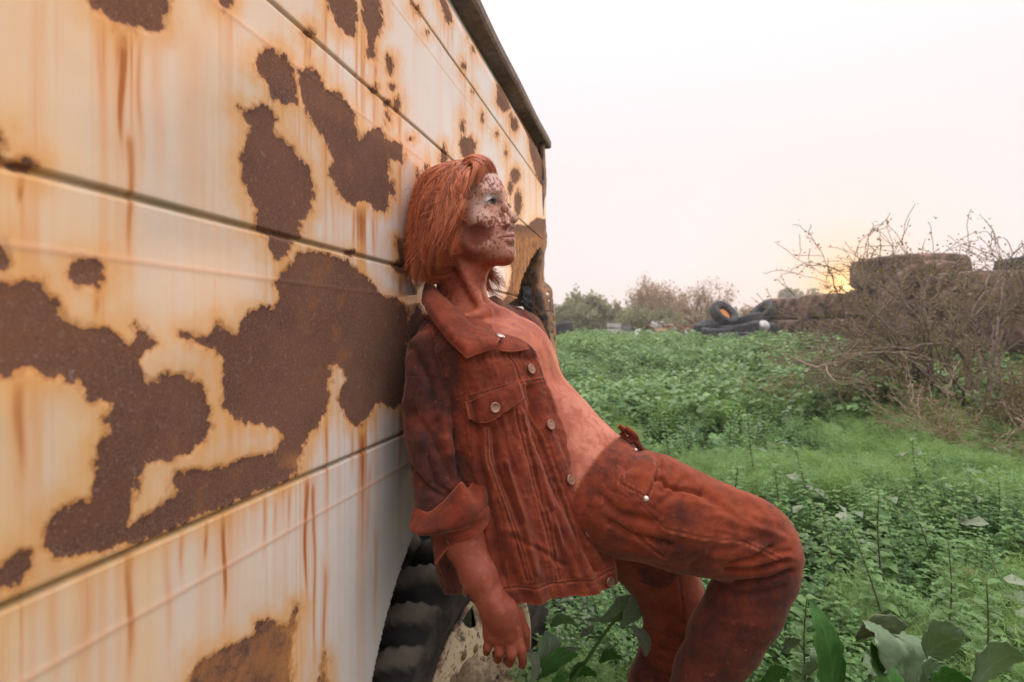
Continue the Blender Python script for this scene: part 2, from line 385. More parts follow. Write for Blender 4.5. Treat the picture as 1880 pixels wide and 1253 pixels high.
    base = wp.mix(warmf, (.77, .735, .735), (.86, .55, .28))
    big = wp.noise(7, 5, .65)
    base = wp.mix(wp.mr(big, .45, .75, 0, .35), base, wp.mix(wp.attr('warm'), (.66, .60, .60), (.72, .46, .28)))
    strk = wp.math('MULTIPLY', wp.math('MULTIPLY', wp.attr('streak'), wp.mr(ver, .25, .6, .45, 1.1)), 1.0, clamp=True)
    fs = wp.math('MULTIPLY', wp.mr(ver, .52, .72), wp.math('MULTIPLY', wp.attr('warm'), .55))
    base = wp.mix(wp.math('MAXIMUM', wp.math('MULTIPLY', strk, .9), fs), base, (.78, .27, .045))
    base = wp.mix(wp.mr(strk, .40, 1.0, 0, .85), base, (.40, .115, .024))
    base = wp.mix(wp.math('MULTIPLY', halo_, wp.mr(ver, .3, .6, .35, .9)), base, (.80, .41, .15))
    base = wp.mix(wp.math('MULTIPLY', rim, .75), base, (.52, .20, .06))
    gr = wp.math('MULTIPLY', wp.attr('groove'), wp.mr(big, .3, .7, .6, 1))
    base = wp.mix(wp.math('MULTIPLY', gr, .8), base, (.20, .155, .07))
    base = wp.mix(wp.math('MULTIPLY', wp.attr('ridge'), .5), base, (.80, .42, .26))
    rc = wp.mix(wp.mr(fine, .35, .7), (.120, .052, .034), (.225, .115, .080)); rc = wp.mix(wp.mr(n1, .4, .75), rc, (.19, .082, .045)); rc = wp.mix(wp.mr(wp.noise(5, 4, .65), .42, .62, 0, .6), rc, (.225, .105, .066)); rc = wp.mix(wp.mr(wp.noise(11, 5, .7), .56, .68, 0, .55), rc, (.30, .115, .045))
    rc = wp.mix(wp.math('MULTIPLY', wp.attr('ora'), wp.mr(n1, .35, .6)), rc, (.52, .22, .07))
    rc = wp.mix(wp.mr(wp.noise(230, 5, .8), .54, .66, 0, .6), rc, (.33, .22, .18)); rc = wp.mix(wp.mr(wp.noise(170, 4, .8), .58, .7, 0, .6), rc, (.06, .032, .026))
    rc = wp.mix(wp.mr(wp.noise(60, 3, .6), .66, .74, 0, .35), rc, (.38, .30, .27))
    wp.set(wp.mix(rust, base, rc), wp.mix(rust, (.62, .62, .62), (.95, .95, .95)), 0, .22)
    hgt = wp.math('ADD', wp.math('MULTIPLY', rust, -.6), wp.math('MULTIPLY', wp.math('MULTIPLY', fine, rust), .8))
    wp.bump(hgt, .6, .0015)
    gro = np.zeros_like(Z)
    for z, w in SEAMS: gro = np.maximum(gro, np.exp(-((Z-z)/(w*1.6))**2))
    rid = np.zeros_like(Z)
    for z in RIDGES: rid = np.maximum(rid, np.exp(-((Z-z)/.0035)**2))
    o = mesh_np('side_panel', V, Fq, wp.m, None, {'sd': sdm, 'streak': st, 'warm': warm, 'ora': ora, 'groove': gro, 'ridge': rid})
    keepw(o, root); s = o.modifiers.new('t', 'SOLIDIFY'); s.thickness = .0035; s.offset = -1
    dark = simple('dark_rusty_steel', (.06, .042, .036), (.20, .10, .06), 25, .85, .5, .004)
    darkt = simple('dusty_roof_trim', (.10, .075, .07), (.20, .15, .13), 30, .8, .4, .003)
    inner = simple('truck_underside', (.012, .011, .010), (.03, .024, .02), 12, .95, .2)
    # roof trim, along the top of the side
    mb = MB(); ys = np.linspace(-1.4, 2.99, 60); prof = [(-.055, .985), (.012, .985), (.020, .993), (.020, 1.022), (.010, 1.030), (-.055, 1.034)]
    G = np.array([[(wallx(y)+a*.972+.002*math.sin(y*9), y-a*.235, H+b+.003*math.sin(y*5)) for a, b in prof] for y in ys])
    mb.add(G.reshape(-1, 3), grid_faces(len(ys), len(prof)))
    e0 = len(ys)*len(prof)-len(prof)
    mb.F4.append(np.array([(e0, e0+1, e0+2, e0+5), (e0+2, e0+3, e0+4, e0+5)]))
    keepw(mb.build('roof_trim', darkt, smooth=False), root)
    # roof, rear face and other sides of the box
    whit = simple('truck_roof_paint', (.55, .52, .5), (.35, .22, .13), 6, .6, .2)
    mb = MB(); A = np.array([wallx(-1.4)-.06, -1.4]); B = np.array([wallx(2.95)-.05, 2.95]); nrm = np.array([-.972, .235])*1.9
    def q3(p, z): return (p[0], p[1], z+H)
    mb.add([q3(A, 1.02), q3(B, 1.02), q3(B+nrm, 1.02), q3(A+nrm, 1.02)], [(0, 1, 2, 3)])
    keepw(mb.build('roof', whit, smooth=False), root)
    mb = MB(); A2 = A; 
    mb.add([q3(B, 1.02), q3(B+nrm, 1.02), q3(B+nrm, .12), q3(B, .12)], [(0, 1, 2, 3)])
    mb.add([q3(B+nrm, 1.02), q3(A+nrm, 1.02), q3(A+nrm, -.8), q3(B+nrm, -.8)], [(0, 1, 2, 3)])
    mb.add([q3(A+nrm, 1.02), q3(A, 1.02), q3(A, -.8), q3(A+nrm, -.8)], [(0, 1, 2, 3)])
    keepw(mb.build('rear_wall', whit, smooth=False), root)
    # underside / chassis behind the wheel arch
    mb = MB(); C = np.array([wallx(2.2), 2.2]); A3 = np.array([wallx(-1.4), -1.4]); nn = np.array([-.972, .235])
    for a, b, z0, z1 in ((.42, .50, -1.1, -.30),): mb.add([q3(A3+nn*a, z0), q3(C+nn*a, z0), q3(C+nn*a, z1), q3(A3+nn*a, z1)], [(0, 1, 2, 3)])
    an = np.linspace(-.3, math.pi+.3, 40); G = []
    for t in an:
        y = ARCH[0]+ARCH[2]*math.cos(t); z = ARCH[1]+ARCH[2]*math.sin(t)
        G.append([(wallx(y)-.004+nn[0]*w, y+nn[1]*w, H+z) for w in (0, .15, .42)])
    mb.add(np.array(G).reshape(-1, 3), grid_faces(40, 3))
    # chassis rail
    keepw(mb.build('wheel_housing', inner), root)
    # crumpled corner post
    post = [ [(988,262),(992,262),(996,262),(999,262)], [(989,330),(993,330),(997,330),(1000,330)], [(985,390),(991,390),(996,390),(1000,392)],
             [(984,428),(989,426),(996,424),(1001,425)], [(972,470),(980,462),(992,455),(1000,452)], [(962,505),(975,500),(988,498),(996,488)],
             [(956,530),(972,530),(988,522),(998,516)], [(960,556),(978,553),(996,548),(1010,528)], [(966,585),(984,582),(1002,576),(1014,560)],
             [(975,615),(990,612),(1006,608),(1018,600)], [(982,650),(995,650),(1010,650),(1021,648)], [(984,720),(997,720),(1012,720),(1021,720)], [(984,820),(997,820),(1010,820),(1019,820)]]
    dep = [2.93, 2.90, 2.88, 2.97]
    C = np.array([[P(x, y, dep[j]+.03*math.sin(i*2.1+j)) for j, (x, y) in enumerate(r)] for i, r in enumerate(post)])
    G = ctl_surface(C, 150, 40); N = grid_normals(G); G = G+N*(.010*fbm(G, 18, 3)+.006*np.abs(fbm(G, 45, 2, 3)))[..., None]
    pm = M('crumpled_corner_rust'); a1 = pm.noise(16, 6, .7); a2 = pm.noise(70, 5, .7)
    c = pm.mix(pm.mr(a1, .38, .62), (.16, .105, .09), (.42, .20, .09)); c = pm.mix(pm.mr(a2, .52, .7), c, (.36, .27, .22)); c = pm.mix(pm.mr(pm.noise(9, 4, .6), .58, .66), c, (.075, .06, .058))
    pm.set(c, .85, 0, .3); pm.bump(a2, .6, .004)
    Fp = grid_faces(150, 40); cc = G.reshape(-1, 3)[Fp].mean(1); hx, hy = proj(cc)
    kp = np.ones(len(Fp), bool)
    for (x, y, a, b) in ((1004, 540, 2.5, 3.5), (1007, 552, 2.2, 3), (1013, 575, 2, 4), (1015, 590, 2, 3), (1012, 612, 2, 4), (1016, 625, 2, 5)): kp &= ((hx-x)/a)**2+((hy-y)/b)**2 > 1
    o = mesh_np('corner_post', G.reshape(-1, 3), Fp[kp], pm.m); keepw(o, root); s = o.modifiers.new('t', 'SOLIDIFY'); s.thickness = .006
    # torn black rubber flap hanging off the corner, torn sheet strip
    fl = [[(957,528),(964,527),(972,530)], [(958,545),(968,545),(980,548)], [(955,556),(970,560),(990,565)], [(964,562),(980,575),(996,585)]]
    G = ctl_surface(np.array([[P(x, y, 2.86+.02*j) for j, (x, y) in enumerate(r)] for r in fl]), 30, 30); G[..., 1] += .012*fbm(G, 60, 2)
    o = mesh_np('torn_flap', G.reshape(-1, 3), grid_faces(30, 30), simple('black_rubber', (.03, .03, .035), (.08, .075, .08), 30, .7)); keepw(o, root); o.modifiers.new('t', 'SOLIDIFY').thickness = .008
    # thin wire poking out by the rear edge, and door hinge bead lines on the post
    mb = MB(); mb.tube([P(985, 318, 2.9), P(997, 325, 2.92), P(1001, 331, 2.92), P(1004, 330, 2.92)], .004, 5)
    keepw(mb.build('bent_wire', dark), root); mb = MB(); mb.tube([P(972, 553, 2.86), P(990, 575, 2.86), P(1000, 571, 2.86), P(1012, 571, 2.88)], .003, 5)
    keepw(mb.build('bead_line', dark), root); mb = MB(); mb.tube([P(983, 600, 2.84), P(998, 597, 2.84), P(1006, 606, 2.86), P(1010, 625, 2.88)], .003, 5)
    keepw(mb.build('bead_line', dark), root)
    # --------------------------------------------------- wheel (turned outwards)
    wc = P(858, 1252, 1.56); yaw = math.radians(-13.6-15)
    ax = np.array([math.cos(yaw), math.sin(yaw), 0]); R = np.stack([ax, [-ax[1], ax[0], 0], [0, 0, 1]], 1)
    LUG = [None]; wh = MB(); n = 224
    pr = [(-.16, .27), (-.19, .33), (-.20, .40), (-.185, .44), (-.15, .463), (-.08, .472), (0.0, .472), (.03, .463), (.062, .435), (.075, .39), (.072, .34), (.058, .295), (.035, .268), (.0, .262)]
    prf = cr_interp(np.array(pr), np.linspace(0, len(pr)-1, 150))
    def wob(V, an):
        r = np.hypot(V[..., 1], V[..., 2]); x = V[..., 0]
        lug = sstep(.385, .44, r); ph = (an[None]*17/math.pi/2*2+(np.abs(x+.06))*9*0)
        t = (an[None]*28/(2*math.pi)+np.where(x > -.06, 1, -1)*x*5.0+np.where(x > -.06, 0, .5)) % 1.0
        cut = sstep(.0, .12, t)*(1-sstep(.50, .62, t))
        cen = 1-np.exp(-((x+.06)/.012)**2)
        s = 1-lug*(1-cut*cen)*.075; LUG[0] = (lug*(cut*cen)-.8*lug*(1-cut*cen)+0*V[..., 0]).ravel()
        V = V.copy(); V[..., 1] *= s; V[..., 2] *= s; return V
    wh.lathe(prf, n, R, wc, wob=wob); wh.A[-1] = .5+.5*LUG[0]
    tm = M('old_truck_tyre'); a1 = tm.noise(14, 6, .7); a2 = tm.noise(120, 4, .7)
    tl = tm.attr('tint'); tm.set(tm.mix(tm.mr(tm.math('ADD', tm.math('MULTIPLY', a1, .6), tm.math('MULTIPLY', tl, .4)), .38, .72), (.034, .031, .030), (.185, .150, .118)), .85, 0, .35); tm.bump(a2, .35, .003)
    tyre = wh.build('tyre', tm.m); wroot = bpy.data.objects.new('wheel', None); COL.objects.link(wroot); keepw(wroot, root); keepw(tyre, wroot)
    tyre.matrix_parent_inverse = Matrix.Identity(4); wroot.matrix_parent_inverse = Matrix.Translation(root.location).inverted()
    # rim disc with oval hand holes
    nr, na = 60, 360; rr = np.concatenate([np.linspace(.05, .245, nr)]); aa = np.linspace(0, 2*math.pi, na+1)
    RR, AA = np.meshgrid(rr, aa, indexing='ij')
    dish = -.055+.045*sstep(.20, .10, RR)+.02*sstep(.20, .245, RR)
    V = np.stack([dish+.0015*fbm(np.stack([RR*np.cos(AA), RR*np.sin(AA), RR*0], -1), 30, 3), RR*np.cos(AA), RR*np.sin(AA)], -1).reshape(-1, 3)
    Fd = grid_faces(nr, na+1); cr = V[Fd].mean(1); rad = np.hypot(cr[:, 1], cr[:, 2]); ang = np.arctan2(cr[:, 2], cr[:, 1])
    kp = np.ones(len(Fd), bool)
    for q in range(6):
        a0 = math.radians(128)+q*math.pi/3; da = (ang-a0+math.pi) % (2*math.pi)-math.pi
        u = (rad-.165)/.034; w = da*rad/.043; kp &= (u*u+w*w > 1)
    rm = M('chipped_wheel_paint'); b1 = rm.noise(13, 6, .72); b2 = rm.noise(55, 5, .7)
    c = rm.mix(rm.mr(b1, .54, .60), (.80, .64, .42), (.36, .23, .16)); c = rm.mix(rm.mr(b2, .55, .62), c, (.34, .13, .07)); c = rm.mix(rm.mr(rm.noise(26, 5, .7), .6, .64), c, (.08, .075, .08))
    rm.set(c, .7, 0, .35); rm.bump(b2, .4, .003)
    o = mesh_np('rim', (V@R.T)+wc, Fd[kp], rm.m); keepw(o, wroot); o.matrix_parent_inverse = Matrix.Identity(4); o.modifiers.new('t', 'SOLIDIFY').thickness = .007
    mb = MB(); pr = cr_interp(np.array([(-.045, .235), (-.035, .250), (.02, .256), (.05, .262), (.062, .272), (.064, .280), (.055, .283), (.045, .275)]), np.linspace(0, 7, 40))
    mb.lathe(pr, 160, R, wc); o = mb.build('rim_flange', rm.m); keepw(o, wroot); o.matrix_parent_inverse = Matrix.Identity(4)
    mb = MB(); pr = cr_interp(np.array([(-.02, .062), (.03, .060), (.05, .052), (.055, .03), (.055, .0)]), np.linspace(0, 4, 20)); mb.lathe(pr, 48, R, wc)
    for q in range(8):
        a0 = q*math.pi/4+.2; c0 = wc+R@np.array([-.01, .085*math.cos(a0), .085*math.sin(a0)])
        mb.lathe([(-.01, .012), (.012, .012), (.014, .009), (.014, 0)], 6, R, c0)
    o = mb.build('hub', simple('hub_rust', (.22, .15, .09), (.42, .32, .2), 40, .8, .4)); keepw(o, wroot); o.matrix_parent_inverse = Matrix.Identity(4)
    return root
build_truck()
# ================================================================== PERSON
PR = empty('person', tuple(P(1150, 1500, 1.25)*[1, 1, 0]), 'person in rust red clothes with clay painted skin, leaning back against the truck', 'person')
HY, HT = math.radians(30), math.radians(11)
HC = P(861, 399, 1.25)
fX = np.array([math.cos(HY)*math.cos(HT), -math.sin(HY)*math.cos(HT), math.sin(HT)])
lX = np.array([math.sin(HY), math.cos(HY), 0.0]); uX = np.cross(fX, lX)
HR = np.stack([fX, lX, uX])            # rows = local axes
def zmap(z): return z-.0145*float(sstep(-.004, .026, -z))+.0045*float(sstep(.08, .105, -z))
def Hd(x, y, z): z = zmap(z); return HC+x*fX+y*lX+z*uX
TL = np.array([.5, .866, 0]); TFh = np.array([.866, -.5, 0])
def frame(axis):                       # torso frame: rows forward, left, axis(down the spine)
    a = np.asarray(axis, float); a = a/np.linalg.norm(a); l = TL-a*(TL@a); l /= np.linalg.norm(l); f = np.cross(a, l)
    if f@TFh < 0: f = -f
    return np.stack([f, l, a])
def build_body():
    zs = np.concatenate([np.arange(H-.62, H+.02, .0038), np.arange(H+.02, H+.10, .003), np.arange(H+.10, H+.40, .0021)])
    Fd = Field(np.arange(-.26, .29, .0026), np.arange(.93, 1.60, .0030), zs)
    # ---- torso
    ax = P(1095, 890, 1.2)-P(870, 590, 1.25); R = frame(ax)
    Fd.ell(P(918, 690, 1.245), (.105, .150, .165), R, .05)
    Fd.ell(P(1022, 800, 1.225), (.094, .130, .150), R, .06)
    Fd.ell(P(1096, 890, 1.205), (.100, .150, .115), R, .06)
    for s, c in ((-1, P(915, 655, 1.13)), (1, P(960, 655, 1.30))):      # pectorals
        Fd.ell(P(940, 655, 1.215)+R[1]*.060*s+R[0]*.012, (.050, .078, .075), R, .05)
    shR, shL = P(808, 626, 1.14), P(948, 622, 1.40); nb = P(868, 588, 1.26)
    Fd.cap(nb, shR, .045, .036, .05); Fd.cap(nb, shL, .045, .038, .05)
    # trapezius, neck with sternomastoid and throat
    Fd.cap(P(838, 590, 1.27), Hd(-.036, 0, -.055), .055, .048, .03)
    Fd.cap(P(858, 562, 1.235), Hd(.006, 0, -.083), .028, .030, .03)
    Fd.cap(P(886, 568, 1.19), Hd(-.028, -.050, -.060), .008, .011, .016)
    Fd.cap(P(884, 562, 1.225), P(872, 530, 1.215), .011, .011, .018)
    Fd.cap(P(895, 572, 1.19), P(835, 588, 1.12), .010, .009, .02)       # collarbones
    Fd.cap(P(905, 570, 1.225), P(955, 590, 1.36), .010, .009, .02)
    # ---- arms
    Fd.chain([shR, P(805, 770, 1.095), P(828, 900, 1.065)], [.036, .037, .034], .03)
    Fd.chain([P(828, 900, 1.065), P(848, 985, 1.015), P(880, 1060, .985), P(905, 1108, .98)], [.038, .037, .029, .0245], .02)
    Fd.chain([shL, P(1000, 700, 1.43), P(998, 860, 1.42)], [.038, .036, .034], .03)
    # ---- right hand
    wr = P(905, 1108, .98)
    def cell(*a): return P(*a)
    pal = [(918, 1128, .985), (926, 1150, .985)]
    Fd.cap(wr, P(916, 1135, .98), .024, .026, .02)
    Fd.cap(P(905, 1120, .982), P(900, 1165, .985), .0165, .015, .014)
    Fd.cap(P(915, 1120, .978), P(917, 1170, .980), .0165, .0145, .014)
    Fd.cap(P(926, 1120, .978), P(934, 1168, .980), .0165, .0145, .014)
    Fd.cap(P(934, 1118, .982), P(947, 1160, .986), .016, .0140, .014)
    K = .0022
    Fd.chain([P(948, 1158, .985), P(957, 1192, .976), P(960, 1216, .988), P(957, 1228, 1.002)], [.0110, .0090, .0080, .0068], K)
    Fd.chain([P(934, 1168, .981), P(939, 1202, .970), P(936, 1217, .990), P(929, 1213, 1.012)], [.0108, .0092, .0082, .0072], K)
    Fd.chain([P(916, 1170, .981), P(917, 1199, .972), P(914, 1210, .992), P(909, 1201, 1.012)], [.0105, .0088, .0080, .0070], K)
    Fd.chain([P(899, 1164, .985), P(896, 1188, .979), P(893, 1197, .998), P(892, 1186, 1.012)], [.0095, .0080, .0072, .0062], K)
    Fd.chain([P(930, 1110, .995), P(949, 1132, 1.003), P(962, 1160, 1.008), P(965, 1188, 1.012)], [.0150, .0135, .0110, .0085], .006)
    for (x, y, d) in ((947, 1161, .978), (934, 1169, .972), (916, 1171, .972), (900, 1165, .977)):
        Fd.ell(P(x, y, d), (.0090, .0085, .0085), None, .006)
    for (a, b) in (((947, 1158, .970), (920, 1118, .962)), ((932, 1165, .968), (914, 1118, .962)), ((915, 1166, .969), (907, 1118, .962))):
        Fd.cap(P(*a), P(*b), .0034, .0030, .005)
    # ---- head
    def E(x, y, z, rx, ry, rz, k=.02, sub=False): Fd.ell(Hd(x, y, z), (rx, ry, rz), HR, k, sub)
    def C(a, b, ra, rb=None, k=.01, sub=False): Fd.cap(Hd(*a), Hd(*b), ra, rb, k, sub)
    E(-.012, 0, .036, .098, .074, .086, .02)
    E(.030, 0, -.020, .060, .060, .085, .03)
    E(.045, 0, .040, .043, .057, .055, .03)
    for s in (-1, 1):
        C((.002, s*.056, -.050), (.070, s*.014, -.098), .017, .018, .03)      # jaw line
        C((-.006, s*.060, -.010), (.002, s*.056, -.052), .016, .017, .02)
        E(.055, s*.042, -.022, .026, .022, .020, .022)                        # cheekbone
        C((.086, s*.010, .026), (.070, s*.046, .024), .0095, .008, .014)      # brow
        E(.093, s*.030, .004, .0150, .0185, .0120, .012, True)                 # eye socket
        E(.0705, s*.031, .003, .0150, .0165, .0140, .004)                     # lid ball
    C((.086, 0, .024), (.0895, 0, .010), .0080, .0062, .012)                    # nose root
    C((.0895, 0, .010), (.1125, 0, -.0215), .0062, .0068, .010)
    E(.1145, 0, -.0255, .0090, .0085, .0078, .007)
    for s in (-1, 1):
        E(.0990, s*.0125, -.0330, .0105, .0066, .0072, .006)
        C((.101, s*.0058, -.0385), (.107, s*.0062, -.0400), .0030, .0026, .003, True)
    C((.100, 0, -.034), (.108, 0, -.037), .0042, .0042, .005)                 # columella
    E(.074, 0, -.062, .024, .030, .030, .022)                                  # muzzle
    # lips
    for s in (-1, 1):
        C((.1035, s*.002, -.0568), (.0970, s*.013, -.0572), .0056, .0048, .004)
        C((.0955, s*.013, -.0575), (.0855, s*.0235, -.0615), .0044, .0026, .004)
        C((.1005, s*.001, -.0685), (.0955, s*.012, -.0675), .0066, .0056, .004)
        C((.0945, s*.012, -.0672), (.0855, s*.0225, -.0625), .0050, .0026, .004)
        C((.1080, s*.003, -.0622), (.0990, s*.014, -.0622), .0010, .0010, .0022, True)
        C((.0990, s*.014, -.0622), (.0890, s*.0245, -.0625), .0011, .0010, .0022, True)
    C((.094, -.010, -.081), (.094, .010, -.081), .0045, .0045, .008, True)     # under the lip
    E(.079, 0, -.101, .0175, .0200, .0165, .014)                               # chin
    C((.0985, 0, -.044), (.1005, 0, -.051), .0022, .0022, .004, True)         # philtrum
    # temple hollow, cheek hollow
    E(.060, -.069, .030, .020, .010, .022, .015, True); E(.052, -.066, -.058, .022, .010, .020, .014, True)
    # ear (right side visible)
    for s in (-1, 1):
        E(-.006, s*.074, -.006, .0175, .0070, .030, .005); E(.002, s*.0785, -.002, .0095, .0055, .016, .003, True); E(.001, s*.0735, -.036, .0085, .0050, .0095, .004)
    # nipple / navel level detail
    V, Fq = Fd.mesh()
    V = vsmooth(V, Fq, 2, .45)
    # open the eyelids: sink the surface where the eye shows
    q = (V-HC)@HR.T
    zt = np.linspace(-.2, .2, 801); q[:, 2] = np.interp(q[:, 2], np.array([zmap(a) for a in zt]), zt)      # features were laid out before the lower face was lengthened
    N = vnormals(V, Fq); clayn = fbm(V, 30, 3, 4)
    low = V[:, 2] < H+.10
    V = V+N*(np.where(low, .0012, .0003)*clayn+.0003*fbm(V, 140, 2, 9))[:, None]
    eyeop = np.zeros(len(V)); liner = np.zeros(len(V)); lid = np.zeros(len(V)); lip = np.zeros(len(V)); brow = np.zeros(len(V))
    for s in (-1, 1):
        y = (q[:, 1]*s-.031); z = q[:, 2]-.003; on = (q[:, 0] > .068)
        almond = ((y+.001)/.0132)**2
        up_ = .0050*(1-almond)-.0012; dn = -.0054*(1-almond*.9)-.0006
        eyeop = np.maximum(eyeop, on*(almond < 1)*sstep(up_+.0006, up_-.0004, z)*sstep(dn-.0006, dn+.0004, z))
        liner = np.maximum(liner, on*(np.abs(y) < .016)*np.exp(-((z-up_)/.0015)**2)*(almond < 1.15))
        lid = np.maximum(lid, on*np.exp(-(y/.016)**4)*sstep(up_, up_+.001, z)*sstep(.0175, .013, z))
        bz = .0225+.004*sstep(0, .02, y)-.003*sstep(.008, .022, y); brow = np.maximum(brow, (q[:, 0] > .04)*np.exp(-((z-bz)/.0028)**2)*sstep(-.024, -.018, y)*sstep(.022, .015, y))
    V = V-fX*(eyeop*.0032)[:, None]-fX*0
    lip = (q[:, 0] > .082)*np.exp(-((q[:, 2]+.0615)/.0085)**4)*sstep(.0255, .021, np.abs(q[:, 1]))
    mouthln = (q[:, 0] > .082)*np.exp(-((q[:, 2]+.0622)/.0013)**2)*sstep(.0265, .023, np.abs(q[:, 1]))
    hx, hy = proj(V)
    face = sstep(.02, .06, q[:, 0])*(q[:, 2] > -.14)*1.0
    belly = sstep(930, 1050, hx)*sstep(650, 760, hy)*(hx > 900)*(1-sstep(1000, 1050, hy))
    neck = sstep(-.09, -.12, q[:, 2])*sstep(580, 550, hy)*.95
    sm = M('clay_painted_skin')
    face_a, bel_a = sm.attr('face'), sm.attr('belly')
    n1 = sm.noise(22, 4, .6); n2 = sm.noise(135, 3, .62, dist=.3); n3 = sm.noise(150, 3, .6)
    clay = sm.mix(sm.mr(n1, .35, .65), (.31, .060, .028), (.47, .125, .062)); clay = sm.mix(sm.math('MULTIPLY', sm.attr('arm'), .75), clay, sm.mix(sm.mr(sm.noise(38, 3, .6), .50, .66), (.20, .045, .024), (.30, .085, .050)))
    bell = sm.mix(sm.mr(sm.noise(14, 5, .65), .42, .58), (.38, .095, .052), (.54, .185, .115))
    # dried clay outlines on the belly
    ring = sm.vor(16, 'DISTANCE_TO_EDGE', sm.mixv(.03)) if hasattr(sm, 'mixv') else sm.vor(15, 'F1')
    rg = sm.math('MULTIPLY', sm.mr(sm.math('ABSOLUTE', sm.math('SUBTRACT', ring, .52)), .08, .0), sm.mr(n1, .40, .5))
    bell = sm.mix(sm.math('MULTIPLY', rg, .55), bell, (.30, .070, .04))
    facec = sm.mix(sm.mr(sm.noise(17, 4, .6), .40, .60), (.52, .24, .165), (.64, .41, .335))
    col = sm.mix(bel_a, clay, bell); col = sm.mix(face_a, col, facec)
    spl = sm.math('MULTIPLY', sm.mr(sm.math('ADD', n2, sm.math('MULTIPLY', sm.attr('dens'), .13)), .595, .615), sm.math('MAXIMUM', face_a, sm.attr('neck')))
    col = sm.mix(sm.math('MULTIPLY', spl, .9), col, (.215, .050, .030))
    smear = sm.math('MULTIPLY', sm.attr('smear'), sm.mr(n1, .25, .45)); col = sm.mix(sm.math('MULTIPLY', smear, .95), col, (.22, .055, .032))
    col = sm.mix(sm.math('MULTIPLY', sm.attr('lid'), .85), col, (.66, .60, .61))
    col = sm.mix(sm.math('MULTIPLY', sm.attr('lip'), .7), col, (.50, .19, .16))
    col = sm.mix(sm.attr('mouthln'), col, (.12, .03, .02))
    col = sm.mix(sm.math('MULTIPLY', sm.attr('brow'), sm.mr(n3, .3, .6, .3, .8)), col, (.20, .085, .05))
    col = sm.mix(sm.attr('liner'), col, (.06, .03, .025))
    sm.set(col, .62, 0, .35); sm.b.inputs['Subsurface Weight'].default_value = .12; sm.b.inputs['Subsurface Radius'].default_value = (.01, .003, .001); sm.b.inputs['Subsurface Scale'].default_value = .4
    sm.bump(sm.math('ADD', n3, sm.math('MULTIPLY', n2, .6)), .25, .0015)
    cheek = sstep(.18, .55, np.exp(-(((q[:, 0]-.040)/.042)**2+((q[:, 2]+.050)/.024)**2))*(q[:, 2] > -.14)*(1+.9*fbm(V, 60, 3, 19)))
    jawp = np.exp(-(((q[:, 0]-.03)/.055)**2+((q[:, 2]+.092)/.016)**2))
    dens = .7*np.exp(-(((q[:, 0]-.08)/.03)**2+((q[:, 2]+.045)/.030)**2))+.45*np.exp(-((q[:, 2]-.045)/.02)**2)+.2
    o = mesh_np('body', V, Fq, sm.m, None, {'face': face*sstep(-.115, -.10, q[:, 2]), 'belly': belly, 'arm': sstep(900, 960, hy)*(hx < 985), 'neck': neck, 'dens': dens, 'smear': np.maximum(cheek, jawp*.9), 'lid': lid*(1-eyeop), 'lip': lip, 'brow': brow, 'liner': np.clip(liner*1.1, 0, 1), 'mouthln': mouthln})
    keepw(o, PR)
    # eyeballs
    em = M('eye_white_and_iris'); r = em.attr('tint')
    c = em.mix(em.mr(r, .0063, .0057), (.60, .55, .52), (.16, .17, .09)); c = em.mix(em.mr(r, .0027, .0023), c, (.005, .005, .005)); em.set(c, .12, 0, .5)
    for s in (-1, 1):
        mb = MB(); n = 24; th = np.linspace(0, math.pi*.62, 22); gz = np.array([.985, .05*0-.10, .06]); gz /= np.linalg.norm(gz)
        a1 = np.cross(gz, [0, 0, 1]); a1 /= np.linalg.norm(a1); a2 = np.cross(gz, a1); ph = np.linspace(0, 2*math.pi, n+1)
        T, PH = np.meshgrid(th, ph, indexing='ij'); rr = .0123+.0006*np.exp(-(T/.4)**2)
        L = rr[..., None]*(np.cos(T)[..., None]*gz+np.sin(T)[..., None]*(np.cos(PH)[..., None]*a1+np.sin(PH)[..., None]*a2))+np.array([.0712, s*.031, .0025])
        Wd = HC+L@HR
        mb.add(Wd.reshape(-1, 3), grid_faces(22, n+1), (np.sin(T)*.0123).ravel())
        keepw(mb.build('eye', em.m), PR)
    # eyelashes
    LA = simple('lash', (.03, .015, .01), (.05, .02, .015))
    for s in (-1, 1):
        mb = MB()
        for i in range(30):
            t = i/29*2-1; y = t*.0125-.001; z = .0050*(1-(y+.001)**2/.0132**2)-.0008+.003
            x = .0705+math.sqrt(max(1e-6, 1-(y/.0165)**2-((z-.003)/.014)**2))*.0150
            a = Hd(x-.0005, s*(.031+y), z); b = Hd(x+.0045, s*(.031+y*1.25), z+.0008); c = Hd(x+.0075, s*(.031+y*1.45), z+.0035)
            mb.tube([a, b, c], [.0004, .0003, .0001], 3, cap=False)
        keepw(mb.build('eyelashes', LA), PR)
build_body()
